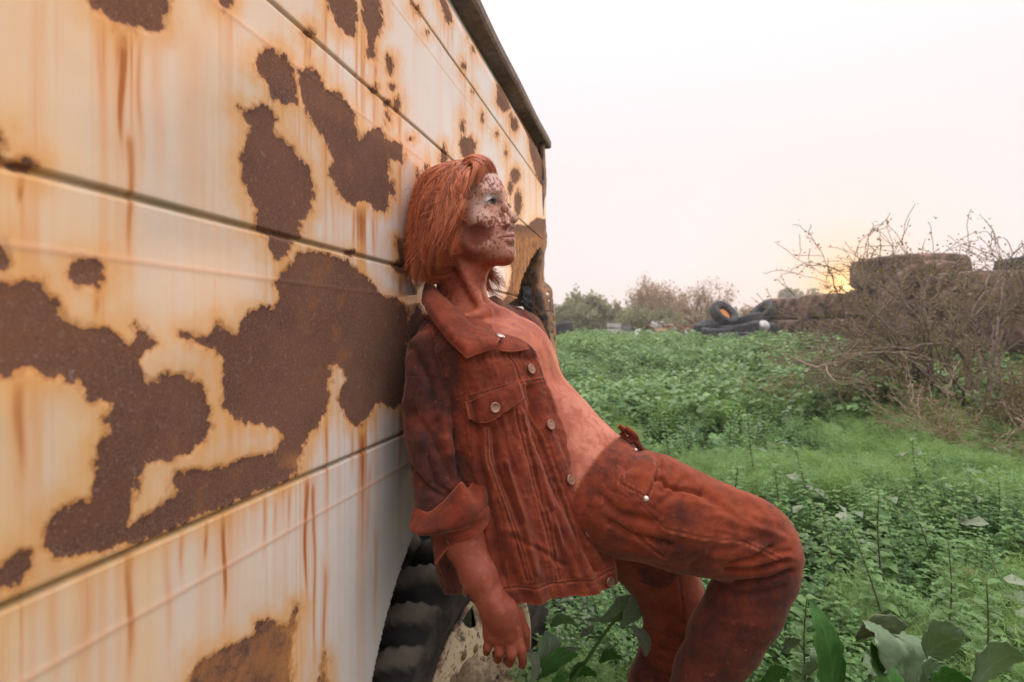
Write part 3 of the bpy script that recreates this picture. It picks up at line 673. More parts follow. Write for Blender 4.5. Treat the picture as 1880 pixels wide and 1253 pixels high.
# ------------------------------------------------------------------ hair
def build_hair():
    hm = M('rust_red_hair'); a = hm.attr('tint'); n = hm.noise(60, 2, .5)
    c = hm.mix(hm.math('ADD', hm.math('MULTIPLY', a, .85), hm.math('MULTIPLY', n, .15), clamp=True), (.18, .027, .012), (.88, .27, .115))
    hm.set(c, .45, 0, .4); V = []; A = []; rg = np.random.default_rng(5); M_ = 28
    def cw(f): return np.stack([-.5*f+f*f-.5*f**3, 1-2.5*f*f+1.5*f**3, .5*f+2*f*f-1.5*f**3, -.5*f*f+.5*f**3], 0)
    def ev(G, u, t):          # bicubic point on a guide sheet
        G = np.concatenate([2*G[:1]-G[1:2], G, 2*G[-1:]-G[-2:-1]]); G = np.concatenate([2*G[:, :1]-G[:, 1:2], G, 2*G[:, -1:]-G[:, -2:-1]], 1)
        nu, nt = G.shape[0]-2, G.shape[1]-2; u = np.clip(u, 0, nu-1-1e-6); t = np.clip(t, 0, nt-1-1e-6); i = u.astype(int); j = t.astype(int); wu = cw(u-i); wt = cw(t-j); r = 0
        for p in range(4):
            for q in range(4): r = r+(wu[p]*wt[q])[..., None]*G[i+p, j+q]
        return r
    def strands(pts, w, tint):
        T = np.gradient(pts, axis=1); T /= np.linalg.norm(T, axis=2, keepdims=True)+1e-9
        out = pts-(HC-uX*.02); out -= (out*T).sum(2, keepdims=True)*T; out /= np.linalg.norm(out, axis=2, keepdims=True)+1e-9
        sd = np.cross(T, out); pr = w[:, None]*np.minimum(1, np.linspace(1, .12, pts.shape[1])*1.8)[None]
        V.append(np.stack([pts-sd*pr[..., None], pts+out*(pr*.7)[..., None], pts+sd*pr[..., None]], 2).reshape(-1, 3)); A.append(np.repeat(tint, pts.shape[1]*3))
    GD = [[(876,304,1.20),(864,322,1.165),(855,352,1.15),(848,388,1.145),(833,424,1.142),(816,456,1.15),(818,488,1.16)],
          [(868,300,1.20),(847,320,1.165),(832,358,1.145),(820,408,1.132),(806,452,1.137),(805,490,1.15),(826,503,1.16)],
          [(857,298,1.21),(825,317,1.17),(807,360,1.15),(796,412,1.138),(786,462,1.143),(790,502,1.155),(815,514,1.165)],
          [(847,297,1.22),(805,319,1.18),(784,360,1.16),(776,415,1.155),(774,465,1.16),(777,500,1.17),(794,524,1.18)],
          [(842,297,1.23),(791,321,1.20),(770,365,1.19),(761,420,1.185),(758,465,1.19),(763,500,1.20),(780,522,1.205)],
          [(842,297,1.25),(788,320,1.245),(766,365,1.24),(760,420,1.24),(762,470,1.235),(770,505,1.235),(785,521,1.23)],
          [(842,297,1.27),(800,320,1.32),(788,380,1.34),(795,450,1.33),(812,495,1.31),(830,515,1.29),(845,525,1.28)],
          [(848,298,1.28),(830,325,1.34),(832,390,1.35),(845,450,1.34),(862,495,1.32),(880,530,1.30),(893,550,1.29)],
          [(856,298,1.27),(854,320,1.33),(860,380,1.345),(866,440,1.34),(880,490,1.315),(895,525,1.295),(903,545,1.285)],
          [(862,298,1.26),(868,312,1.31),(870,370,1.335),(872,440,1.335),(888,490,1.315),(908,520,1.295),(914,540,1.285)]]
    GD = np.array([[P(*q) for q in g] for g in GD]); ng = len(GD); n = 11500
    cum = np.cumsum([1.0, 1.25, 1.25, 1.1, .8, .8, .8, .6, .7]); u = np.interp(rg.random(n)*cum[-1], np.concatenate([[0], cum]), np.arange(ng))[:, None]
    ft = np.linspace(0, 1, M_)[None]; K = rg.integers(0, 4, n)[:, None]; rr = 5+2*K; li = (u*rr).astype(int)+80*K; LK = rg.random((400, 10)); lp = [LK[li % 400, q] for q in range(10)]
    uc = ((u*rr).astype(int)+.5)/rr; lay = rg.random((n, 1))
    ln = (.74+.28*lp[7])*rg.uniform(.86, 1.0, (n, 1)); ln = np.where(rg.random((n, 1)) < .15, rg.uniform(.35, .8, (n, 1)), ln)
    uu = u+(uc-u)*.88*ft**.8+.42*(np.sin(ft*(5+5*lp[0])+lp[1]*6.28)-np.sin(lp[1]*6.28))*ft**.7+.17*np.sin(ft*(12+6*lp[8])+lp[9]*6.28)*ft+rg.normal(0, .035, (n, 1))*ft+(lp[2]-.5)*1.2*ft**2.2
    pts = ev(GD, uu, ln*ft*(GD.shape[1]-1)); pts += (np.minimum(uu, 0)*-1)[..., None]*(-fX*.02)
    out = pts-(HC-uX*.03); out /= np.linalg.norm(out, axis=2, keepdims=True)
    pts = pts+out*((lay-.8)*.022+.015*np.sin(ft*(9+7*lp[3])+lp[4]*6.28)*ft**.7+.024*(lp[5]-.42)*ft)[..., None]
    pts = pts+np.cumsum(rg.normal(0, .00016, (n, M_, 3)), 1)+(ft**2)[..., None]*np.where(rg.random((n, 1)) < .06, 1., 0.)[..., None]*rg.normal(0, .012, (n, 1, 3))
    pts = pts+(np.clip(ft-.7, 0, 1)**1.3)[..., None]*((lp[6] > .55)*lp[7])[..., None]*np.array([-.13, -.03, .09])
    pts = pts+(np.clip(ft-.72, 0, 1)**1.3)[..., None]*((lp[6] < .35)*lp[8])[..., None]*np.array([.16, .02, .06])
    cg = np.clip(ft-.66, 0, 1)/.34*(lp[9] > .25); cph = lp[8]*6.28+np.clip(ft-.66, 0, 1)*11; pts = pts+out*(np.cos(cph)*.013*cg)[..., None]+np.array([.85, -.3, .4])*(np.sin(cph)*.015*cg)[..., None]
    lim = wallx(pts[..., 1])+.006+.006*lay; pts[..., 0] = np.maximum(pts[..., 0], lim)
    strands(pts, rg.uniform(.0004, .0010, n)*np.where(lay[:, 0] > .3, 1, 1.5), np.clip(.02+.68*lp[0][:, 0]+.20*lay[:, 0]+rg.normal(0, .13, n)+.2*(u[:, 0] < .6), 0, 1))
    FR = np.array([[P(*q) for q in g] for g in [
        [(848,304,1.215),(864,290,1.20),(886,291,1.205),(903,303,1.22),(914,330,1.245)],
        [(850,304,1.20),(866,293,1.185),(887,297,1.185),(899,310,1.20),(908,331,1.22)],
        [(856,306,1.18),(868,302,1.17),(873,310,1.16),(868,328,1.153),(858,352,1.148)]]])
    n = 1100; u = rg.random((n, 1))*2; lk = LK[(u*7).astype(int)+300]; uu = np.clip(u+.25*np.sin(ft*5+lk[..., 0]*6)*ft, 0, 2)
    pts = ev(FR, uu, ft*rg.uniform(.7, 1, (n, 1))*4)+rg.normal(0, .0022, (n, 1, 3))+uX*.002; strands(pts, rg.uniform(.0004, .0010, n), np.clip(.5+.35*lk[:, 0, 3]+rg.normal(0, .12, n), 0, 1))
    n = 160; u = rg.random((n, 1))*6; pts = ev(GD, u+0*ft, ft*rg.uniform(.4, 1, (n, 1))*6); out = pts-(HC-uX*.03); out /= np.linalg.norm(out, axis=2, keepdims=True)
    pts = pts+out*(rg.uniform(.004, .022, (n, 1))*ft+.005*np.sin(ft*8+u*9))[..., None]+rg.normal(0, .01, (n, 1, 3))*ft[..., None]; pts[..., 0] = np.maximum(pts[..., 0], wallx(pts[..., 1])+.005)
    strands(pts, np.full(n, .00035), np.full(n, .6))
    V_ = np.concatenate(V); ns = len(V_)//(M_*3); i = np.arange(M_-1)*3; f1 = np.concatenate([np.stack([i, i+1, i+4, i+3], -1), np.stack([i+1, i+2, i+5, i+4], -1)])
    Fh = (f1[None]+(np.arange(ns)*M_*3)[:, None, None]).reshape(-1, 4)
    o = mesh_np('hair', V_, Fh, hm.m, None, {'tint': np.concatenate(A)}); keepw(o, PR)
    # scalp cap under the strands, same mesh material
    th = np.linspace(.0, 1.0, 30); ph = np.linspace(0, 2*math.pi, 61); G = []
    for t in th:
        row = []
        for p in ph:
            fr = max(0, math.cos(p)); lim = 1.95-1.15*fr**.8 if True else 0
            a = t*lim; row.append(Hd(-.014+(.099)*math.sin(a)*math.cos(p), .0765*math.sin(a)*math.sin(p), .036+.089*math.cos(a) if a < 1.57 else .036-.10*(a-1.57)))
        G.append(row)
    G = np.array(G); sc = mesh_np('scalp_hair', G.reshape(-1, 3), grid_faces(30, 61), hm.m, None, {'tint': .1+.3*np.clip(fbm(G.reshape(-1, 3), 60, 2), 0, 1)}); keepw(sc, PR)
build_hair()
# ------------------------------------------------------------------ clothes
def cloth_mat(name, c1, c2, dark, db=0.0):
    m = M(name); a = m.noise(7, 5, .62, dist=.4); b = m.noise(26, 5, .7); f = m.noise(520, 2, .5)
    tw = m.n('ShaderNodeTexWave', wave_type='BANDS', bands_direction='DIAGONAL'); tw.inputs['Scale'].default_value = 260; m.l(m.co(), tw.inputs['Vector'])
    c = m.mix(m.mr(b, .32, .68), c1, c2)
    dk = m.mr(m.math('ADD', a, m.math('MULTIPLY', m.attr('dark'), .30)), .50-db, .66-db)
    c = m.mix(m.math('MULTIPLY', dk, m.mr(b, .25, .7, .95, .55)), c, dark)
    c = m.mix(m.math('MULTIPLY', m.mr(m.noise(60, 4, .7), .58, .72), .25), c, (.52, .16, .085))
    c = m.mix(m.math('MULTIPLY', m.attr('seam'), .55), c, (.085, .022, .016))
    c = m.mix(m.math('MULTIPLY', m.attr('edge'), .5), c, (.60, .16, .075))
    m.set(c, .92, 0, .15); m.b.inputs['Sheen Weight'].default_value = .25; m.b.inputs['Sheen Roughness'].default_value = .5; m.b.inputs['Sheen Tint'].default_value = (1, .6, .45, 1)
    m.bump(m.math('ADD', m.math('MULTIPLY', f, .6), m.math('ADD', m.math('MULTIPLY', tw.outputs['Fac'], .3), m.math('MULTIPLY', b, .6))), .35, .0012); return m.m
JM = cloth_mat('rust_dyed_denim', (.130, .023, .012), (.235, .043, .019), (.032, .015, .015))
SM_ = cloth_mat('dark_blotched_sleeve', (.145, .028, .018), (.26, .052, .028), (.028, .016, .017), .08)
TM_ = cloth_mat('rust_dyed_trousers', (.165, .030, .013), (.265, .050, .020), (.050, .016, .015), .02)
METAL = M('old_copper_button'); METAL.set((.36, .20, .14), .42, .8, .5); METAL = METAL.m
STEEL = M('worn_rivet'); STEEL.set((.55, .45, .42), .35, .9, .5); STEEL = STEEL.m
def rdg(p, s, off=0): return .65*(1-2.6*np.abs(vnoise(p, s, off)))+.35*(1-2.6*np.abs(vnoise(p, s*2.1, off+7)))-.35
def seamset(hx, hy, lines, w=2.0):
    s = np.zeros(np.shape(hx)); near = np.zeros(np.shape(hx))
    for l in lines:
        dd = seg_dist(hx, hy, l); s = np.maximum(s, np.exp(-(dd/w)**2)); near = np.maximum(near, np.exp(-(dd/9.0)**2))
    return s, near
JK = bpy.data.objects.new('jacket', None); COL.objects.link(JK); keepw(JK, PR)
def kid(o, par=None):
    par = par or JK; o.parent = par; o.matrix_parent_inverse = Matrix.Translation(PR.location).inverted() if par is PR else Matrix.Identity(4); return o
def build_panel():
    rows = [
     [(928,612,1.165),(900,596,1.15),(870,584,1.12),(835,580,1.11),(800,584,1.12),(775,592,1.20),(776,600,1.30)],
     [(978,640,1.135),(935,636,1.09),(885,632,1.055),(838,632,1.04),(795,640,1.07),(752,640,1.19),(760,640,1.33)],
     [(998,688,1.130),(950,698,1.070),(900,704,1.035),(850,712,1.025),(805,720,1.07),(760,720,1.18),(775,720,1.33)],
     [(1031,769,1.120),(978,784,1.062),(918,794,1.025),(862,800,1.020),(815,802,1.07),(775,800,1.18),(800,800,1.33)],
     [(1060,855,1.110),(1003,874,1.050),(937,884,1.015),(874,890,1.015),(822,890,1.07),(785,890,1.18),(830,885,1.33)],
     [(1093,941,1.100),(1033,959,1.040),(957,972,1.005),(884,978,1.012),(826,972,1.07),(792,970,1.18),(860,950,1.33)],
     [(1128,1020,1.090),(1062,1040,1.035),(976,1052,1.0),(893,1055,1.012),(836,1045,1.07),(805,1040,1.18),(885,1010,1.33)],
     [(1141,1073,1.090),(1067,1096,1.035),(965,1110,1.0),(888,1106,1.012),(845,1094,1.07),(822,1085,1.18),(900,1040,1.33)]]
    C = np.array([[P(*q) for q in r] for r in rows]); m, n = 400, 430
    G = ctl_surface(C, m, n); N = grid_normals(G)
    if (N[m//2, n//3]@np.array([0, -1, 0])) < 0: N = -N
    hx, hy = proj(G); t = np.linspace(0, 1, m)[:, None]+0*hx; u = np.linspace(0, 1, n)[None]+0*hx
    lines = [[(858,730),(905,716),(949,704),(997,697)], [(949,750),(961,807),(987,903),(1011,999),(1026,1070)], [(956,750),(968,806),(994,902),(1018,998),(1033,1068)],
             [(894,790),(896,845),(925,927),(949,999),(968,1066)], [(901,790),(903,845),(932,926),(956,998),(975,1064)], [(880,1078),(960,1080),(1030,1076),(1097,1061),(1130,1045)],
             [(933,640),(955,693),(985,775),(1014,862),(1048,950),(1082,1030),(1100,1082)], [(786,606),(815,664),(840,720),(858,800),(862,880)], [(862,742),(866,860),(880,980)]]
    s, near = seamset(hx, hy, lines, 1.7)
    along = (hy-640); acr = hx-.30*along
    q = np.stack([acr/34, along/210, 0*acr], -1); q2 = np.stack([acr/15, along/120, 0*acr+3], -1)
    d = .013*fbm(q, 1, 3, 3)*sstep(640, 790, hy)+.004*fbm(q2, 1, 3, 8)
    d += .0035*fbm(G, 24, 3, 2)+.0030*rdg(q*[1.2, 1.6, 1], 1, 4)*sstep(690, 780, hy)+.0016*rdg(G, 34, 9)+.0014*fbm(G, 90, 3, 6)
    # puckering along the seams, hem ripple
    d += near*.0016*fbm(G, 170, 2, 12)-s*.0012
    d += .006*np.sin(hx/17+2*fbm(G, 12, 2))*sstep(1010, 1100, hy)*.6
    # deep fold next to the front strip, drag lines from the flap to the hem
    for l, w, a in (([(975,711),(987,800),(1012,880),(1050,960),(1097,1051)], 7, .008), ([(905,790),(915,870),(955,960)], 7, .007), ([(868,740),(880,850),(905,960),(920,1060)], 8, .009),
                    ([(960,760),(985,850),(1010,930)], 6, -.005), ([(1005,940),(1040,1010),(1060,1060)], 6, -.005), ([(930,850),(960,950),(985,1050)], 6, -.005), ([(880,660),(930,650),(975,660)], 8, .004), ([(940,985),(990,1010),(1040,1040)], 5, .003)):
        d -= 1.7*a*np.exp(-(seg_dist(hx, hy, l)/w)**2)
    fe = sstep(.0, .02, u)*(1-sstep(.105, .115, u)); d += fe*.0028                       # front strip is doubled cloth
    d += .003*sstep(1082, 1086, hy+(.10*(hx-1000)))*0
    G2 = G+N*d[..., None]
    G2[..., 1] -= 0
    edge = np.exp(-((u)/.004)**2)+np.exp(-((t-1)/.004)**2)*.8
    for l in lines[:7]: edge = np.maximum(edge, .55*np.exp(-((seg_dist(hx, hy, l)-3.5)/1.2)**2))
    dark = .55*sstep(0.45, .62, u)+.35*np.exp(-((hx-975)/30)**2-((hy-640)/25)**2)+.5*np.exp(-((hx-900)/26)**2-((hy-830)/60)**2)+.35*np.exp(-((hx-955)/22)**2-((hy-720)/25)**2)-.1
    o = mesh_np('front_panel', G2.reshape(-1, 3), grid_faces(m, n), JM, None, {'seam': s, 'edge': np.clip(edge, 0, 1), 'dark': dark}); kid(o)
    o.modifiers.new('t', 'SOLIDIFY').thickness = .0035
    return G2, N, hx, hy
JG, JN, JHX, JHY = build_panel()
def surfpt(x, y):
    n = JHX.shape[1]; d = (JHX-x)**2+(JHY-y)**2; d[:, int(n*.62):] += 1e6; i = np.unravel_index(np.argmin(d), d.shape); return JG[i], JN[i]
def disc_frame(nv):
    nv = nv/np.linalg.norm(nv); a = np.cross(nv, [0, 0, 1]); a /= np.linalg.norm(a); return np.stack([nv, a, np.cross(nv, a)], 1)
def button(x, y, r=.0105, mat=None, off=.004, nm='button', par=None):
    p, nv = surfpt(x, y); mb = MB(); R = disc_frame(nv)
    mb.lathe([(-.003, r*.8), (.001, r), (.0028, r*.98), (.0036, r*.86), (.0026, r*.74), (.0030, r*.4), (.0034, 0)], 28, R, p+nv*off); o = mb.build(nm, mat or METAL); kid(o, par); return o
for (x, y) in ((971, 679), (1005, 782), (1040, 883), (1078, 978), (1119, 1068)): button(x, y)
button(838, 1089, .010); button(819, 1068, .010)
def build_flap():
    top = [(855,738),(885,727),(918,714),(949,704)]; bot = [(866,771),(884,775),(903,769),(956,735)]
    m, n = 40, 90; G = np.zeros((m, n, 3))
    tp = cr_interp(np.array(top, float), np.linspace(0, 3, n)); bt = np.array([[863,768],[884,776],[902,772],[930,752],[956,734]], float); bt = cr_interp(bt, np.linspace(0, 4, n))
    for i in range(m):
        f = i/(m-1)
        for j in range(n):
            x, y = tp[j]*(1-f)+bt[j]*f; p, nv = surfpt(x, y); G[i, j] = P(x, y, p[1])+nv*(.0045+.004*f)
    G = (G+np.roll(G, 1, 0)*0)
    for _ in range(6):
        K = G.copy(); K[1:-1, 1:-1] = (G[:-2, 1:-1]+G[2:, 1:-1]+G[1:-1, :-2]+G[1:-1, 2:])/4; G = K
    f = np.linspace(0, 1, m)[:, None]+np.zeros((m, n)); u = np.linspace(0, 1, n)[None]+np.zeros((m, n))
    G = G+grid_normals(G)*0; G[..., 1] -= .0015*fbm(G, 60, 2)
    ed = np.minimum(np.minimum(u*95, (1-u)*95), (1-f)*45); s = np.exp(-((ed-4)/1.2)**2)
    o = mesh_np('pocket_flap', G.reshape(-1, 3), grid_faces(m, n), JM, None, {'seam': s, 'edge': np.exp(-(ed/1.2)**2), 'dark': -.35+0*s}); kid(o); o.modifiers.new('t', 'SOLIDIFY').thickness = .004
    p, nv = surfpt(906, 749); mb = MB(); mb.lathe([(-.003, .008), (.001, .0102), (.0028, .010), (.0036, .0085), (.0026, .0075), (.0034, 0)], 28, disc_frame(nv), p+nv*.0115); b = mb.build('button', METAL); b.parent = o
build_flap()
def sheet(name, rows, m=70, n=90, mat=None, amp=.002, dark=0., edges='b', seed=3, th=.004, par=None, seams=None):
    C = np.array([[P(*q) for q in r] for r in rows]); G = ctl_surface(C, m, n); N = grid_normals(G)
    G = G+N*(amp*fbm(G, 35, 3, seed)+amp*.3*fbm(G, 130, 2, seed+2))[..., None]
    u = np.linspace(0, 1, n)[None]+np.zeros((m, n)); t = np.linspace(0, 1, m)[:, None]+np.zeros((m, n))
    lu = np.linalg.norm(C[len(C)//2, 0]-C[len(C)//2, -1]); lt = np.linalg.norm(C[0, C.shape[1]//2]-C[-1, C.shape[1]//2])
    ed = np.full((m, n), 1.0)
    if 'b' in edges: ed = np.minimum(ed, (1-t)*lt)
    if 't' in edges: ed = np.minimum(ed, t*lt)
    if 'r' in edges: ed = np.minimum(ed, (1-u)*lu)
    if 'l' in edges: ed = np.minimum(ed, u*lu)
    s = np.exp(-((ed-.0065)/.0012)**2)*.8; e = np.exp(-(ed/.0015)**2)
    o = mesh_np(name, G.reshape(-1, 3), grid_faces(m, n), mat or JM, None, {'seam': s, 'edge': e, 'dark': np.full(m*n, dark)})
    kid(o, par); md = o.modifiers.new('t', 'SOLIDIFY'); md.thickness = th; md.offset = 0; return o
# collar on the near side: stand at the neck, fall with its long point
sheet('collar', [
 [(812,520,1.29),(795,523,1.24),(812,543,1.18),(846,574,1.15),(868,588,1.14),(880,596,1.135),(892,603,1.13),(918,615,1.125)],
 [(802,514,1.30),(786,518,1.23),(800,538,1.155),(832,572,1.105),(856,594,1.085),(868,602,1.082),(882,608,1.08),(920,619,1.095)],
 [(796,522,1.31),(779,530,1.22),(788,556,1.115),(820,598,1.052),(846,624,1.028),(860,635,1.020),(876,632,1.03),(914,628,1.055)],
 [(796,540,1.32),(776,550,1.21),(788,577,1.105),(820,622,1.04),(849,651,1.016),(857,658,1.008),(867,654,1.016),(908,640,1.045)]], 80, 120, JM, .0026, -.35, 'br', th=.005)
# lower neck corner of the front strip
sheet('collar_stand', [
 [(908,612,1.13),(930,616,1.125),(950,622,1.125),(966,630,1.13)],
 [(906,624,1.10),(922,632,1.085),(944,636,1.09),(968,636,1.11)],
 [(905,636,1.085),(918,644,1.070),(940,646,1.075),(972,642,1.10)]], 40, 50, JM, .0012, .1, 'b')
p0 = P(918, 618, 1.085); mb = MB(); mb.lathe([(-.003, .008), (.001, .0095), (.0028, .009), (.0036, .007), (.0034, 0)], 24, disc_frame(np.array([.25, -.25, .9])), p0); kid(mb.build('button', STEEL))
# far side: collar, shoulder and front seen beyond the chest
sheet('far_collar', [
 [(896,548,1.27),(908,545,1.30),(925,556,1.34),(948,572,1.36)],
 [(894,556,1.25),(912,558,1.28),(934,574,1.31),(956,592,1.33)],
 [(902,566,1.25),(920,572,1.27),(944,592,1.29),(962,606,1.31)]], 40, 50, SM_, .002, .9, 'b', 8)
sheet('far_panel', [
 [(900,550,1.36),(935,560,1.38),(968,572,1.40),(985,582,1.46)],
 [(920,568,1.33),(958,582,1.36),(990,598,1.40),(1003,615,1.46)],
 [(960,596,1.31),(992,620,1.36),(1012,645,1.40),(1015,665,1.46)],
 [(990,640,1.31),(1015,672,1.36),(1030,695,1.39),(1022,715,1.46)],
 [(1010,700,1.31),(1025,740,1.36),(1030,765,1.39),(1020,780,1.46)],
 [(1030,800,1.31),(1040,840,1.36),(1040,860,1.39),(1030,870,1.46)],
 [(1060,900,1.31),(1060,930,1.36),(1050,950,1.39),(1040,950,1.46)]], 160, 60, JM, .005, .15, 'l', 12)
sheet('back_panel', [
 [(776,600,1.28),(800,560,1.34),(850,555,1.40),(930,562,1.45),(985,585,1.46)],
 [(758,650,1.31),(800,640,1.40),(860,640,1.46),(940,640,1.50),(1015,665,1.46)],
 [(790,780,1.31),(830,770,1.40),(900,770,1.46),(960,770,1.50),(1020,780,1.46)],
 [(850,930,1.31),(890,920,1.38),(950,900,1.44),(1000,890,1.48),(1030,880,1.46)],
 [(895,1040,1.31),(940,1030,1.36),(990,1000,1.42),(1030,970,1.46),(1040,950,1.46)]], 90, 90, JM, .004, .4, 'b', 15)
def sleeve(name, keys, m, n, mat, seams=(), folds=(), darkf=None, seed=1, depth_k=.9, up=True):
    K = cr_interp(np.array(keys, float), np.linspace(0, len(keys)-1, m))     # px,py,Y,rpx,tiltdeg
    an = np.linspace(0, 2*math.pi, n, endpoint=True)
    G = np.zeros((m, n, 3)); 
    for i, (x, y, Y, r, tl) in enumerate(K):
        t = math.radians(tl); dx, dy = math.cos(t), math.sin(t)
        for j, a in enumerate(an):
            w = abs(math.cos(a))**.92*np.sign(math.cos(a)); G[i, j] = P(x+dx*r*w, y+dy*r*w, Y); G[i, j, 1] -= math.sin(a)*r*Y/1000*depth_k
    return G
def build_sleeves():
    keys = [(806,588,1.14,16,-25),(800,600,1.12,30,-20),(790,622,1.11,40,-14),(785,655,1.10,44,-8),(790,700,1.09,49,-4),(797,760,1.08,54,0),(802,820,1.07,56,2),(806,870,1.06,54,4),(812,915,1.05,52,2),(820,945,1.04,50,-8)]
    m, n = 330, 220; G = sleeve('sleeve', keys, m, n, None); N = grid_normals(G)
    if N[m//2, n//4, 1] > 0: N = -N
    hx, hy = proj(G); front = np.sin(np.linspace(0, 2*math.pi, n))[None] > 0
    s, near = seamset(hx, hy, [[(748,690),(785,690),(835,700)], [(786,606),(815,664),(838,720)]], 1.6); s = s*front
    d = .008*fbm(G, 15, 3, 4)+.0045*rdg(G*[1, 1, .7], 22, 5)+.0016*fbm(G, 60, 3, 5)-.0012*s
    for l, w, a in (([(755,640),(790,700),(800,780)], 9, .006), ([(850,740),(835,800),(845,870)], 7, .006), ([(760,760),(790,800),(830,880)], 8, .006), ([(780,830),(800,890),(840,915)], 6, .005),
                    ([(750,860),(790,900),(830,920)], 6, .006), ([(830,680),(815,760),(820,830)], 9, -.005), ([(775,700),(770,800),(780,880)], 9, -.004)):
        d -= 1.3*a*np.exp(-(seg_dist(hx, hy, l)/w)**2)*front
    G = G+N*d[..., None]
    lim = wallx(G[..., 1])+.006; G[..., 0] = np.maximum(G[..., 0], lim)
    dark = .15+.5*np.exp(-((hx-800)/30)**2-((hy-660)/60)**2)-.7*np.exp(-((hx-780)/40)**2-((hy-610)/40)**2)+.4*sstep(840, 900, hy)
    o = mesh_np('sleeve', G.reshape(-1, 3), grid_faces(m, n), SM_, None, {'seam': s, 'edge': s*0, 'dark': dark}); kid(o)
    # turned-up cuff: upper roll and lower band, with the loose corner
    def band(nm, keys, m, n, seed, dk, lift=None):
        G = sleeve(nm, keys, m, n, None, depth_k=.95)
        an = np.linspace(0, 2*math.pi, n)[None]+np.zeros((m, n)); t = np.linspace(0, 1, m)[:, None]+np.zeros((m, n))
        if lift is not None:
            for (ang, wd, z0, z1, ox, oy) in lift:
                g = np.exp(-(((an-math.radians(ang)+math.pi) % (2*math.pi)-math.pi)/math.radians(wd))**2); k = g*(z0*(1-t)+z1*t); G[..., 2] += k; G[..., 0] += g*ox*(t if z1 else 1-t); G[..., 1] += g*oy
        N = grid_normals(G); 
        if N[m//2, n//4, 1] > 0: N = -N
        G = G+N*(.0035*fbm(G, 26, 3, seed)+.0010*fbm(G, 110, 2, seed))[..., None]
        G[..., 0] = np.maximum(G[..., 0], wallx(G[..., 1])+.004)
        e = np.maximum(np.exp(-(t/.03)**2), np.exp(-((1-t)/.03)**2)); s = np.exp(-((t-.86)/.03)**2)*.7
        o = mesh_np(nm, G.reshape(-1, 3), grid_faces(m, n), SM_ if dk > .2 else JM, None, {'seam': s, 'edge': e, 'dark': np.full(m*n, dk)}); kid(o); o.modifiers.new('t', 'SOLIDIFY').thickness = .0045
    band('cuff', [(818,902,1.045,54,-12),(820,912,1.04,62,-13),(823,925,1.035,71,-14),(824,938,1.03,74,-13),(824,948,1.03,73,-12),(826,955,1.03,66,-10)], 60, 200, 5, .12,
         [(62, 17, .026, 0, .006, -.004), (10, 16, .030, 0, .004, 0), (120, 30, -.018, 0, 0, 0)])
    band('cuff', [(832,930,1.025,58,-12),(846,944,1.02,52,-12),(850,960,1.02,48,-12),(852,972,1.015,45,-14),(853,982,1.01,42,-14)], 60, 200, 9, -.05,
         [(165, 28, 0, -.040, -.012, 0), (20, 30, 0, .012, .004, 0)])
    # far sleeve, mostly behind the chest
    keys = [(955,580,1.41,14,20),(968,592,1.41,26,25),(984,618,1.41,30,30),(998,655,1.41,34,25),(1006,700,1.41,36,15),(1010,760,1.42,38,8),(1008,830,1.42,38,0),(1000,880,1.42,36,0)]
    m, n = 200, 120; G = sleeve('s', keys, m, n, None); N = grid_normals(G)
    if N[m//2, n//4, 1] > 0: N = -N
    G = G+N*(.006*fbm(G, 22, 3, 14)+.002*fbm(G, 60, 2, 5))[..., None]; z = np.zeros(m*n)
    kid(mesh_np('sleeve', G.reshape(-1, 3), grid_faces(m, n), JM, None, {'seam': z, 'edge': z, 'dark': z+.05}))
build_sleeves()
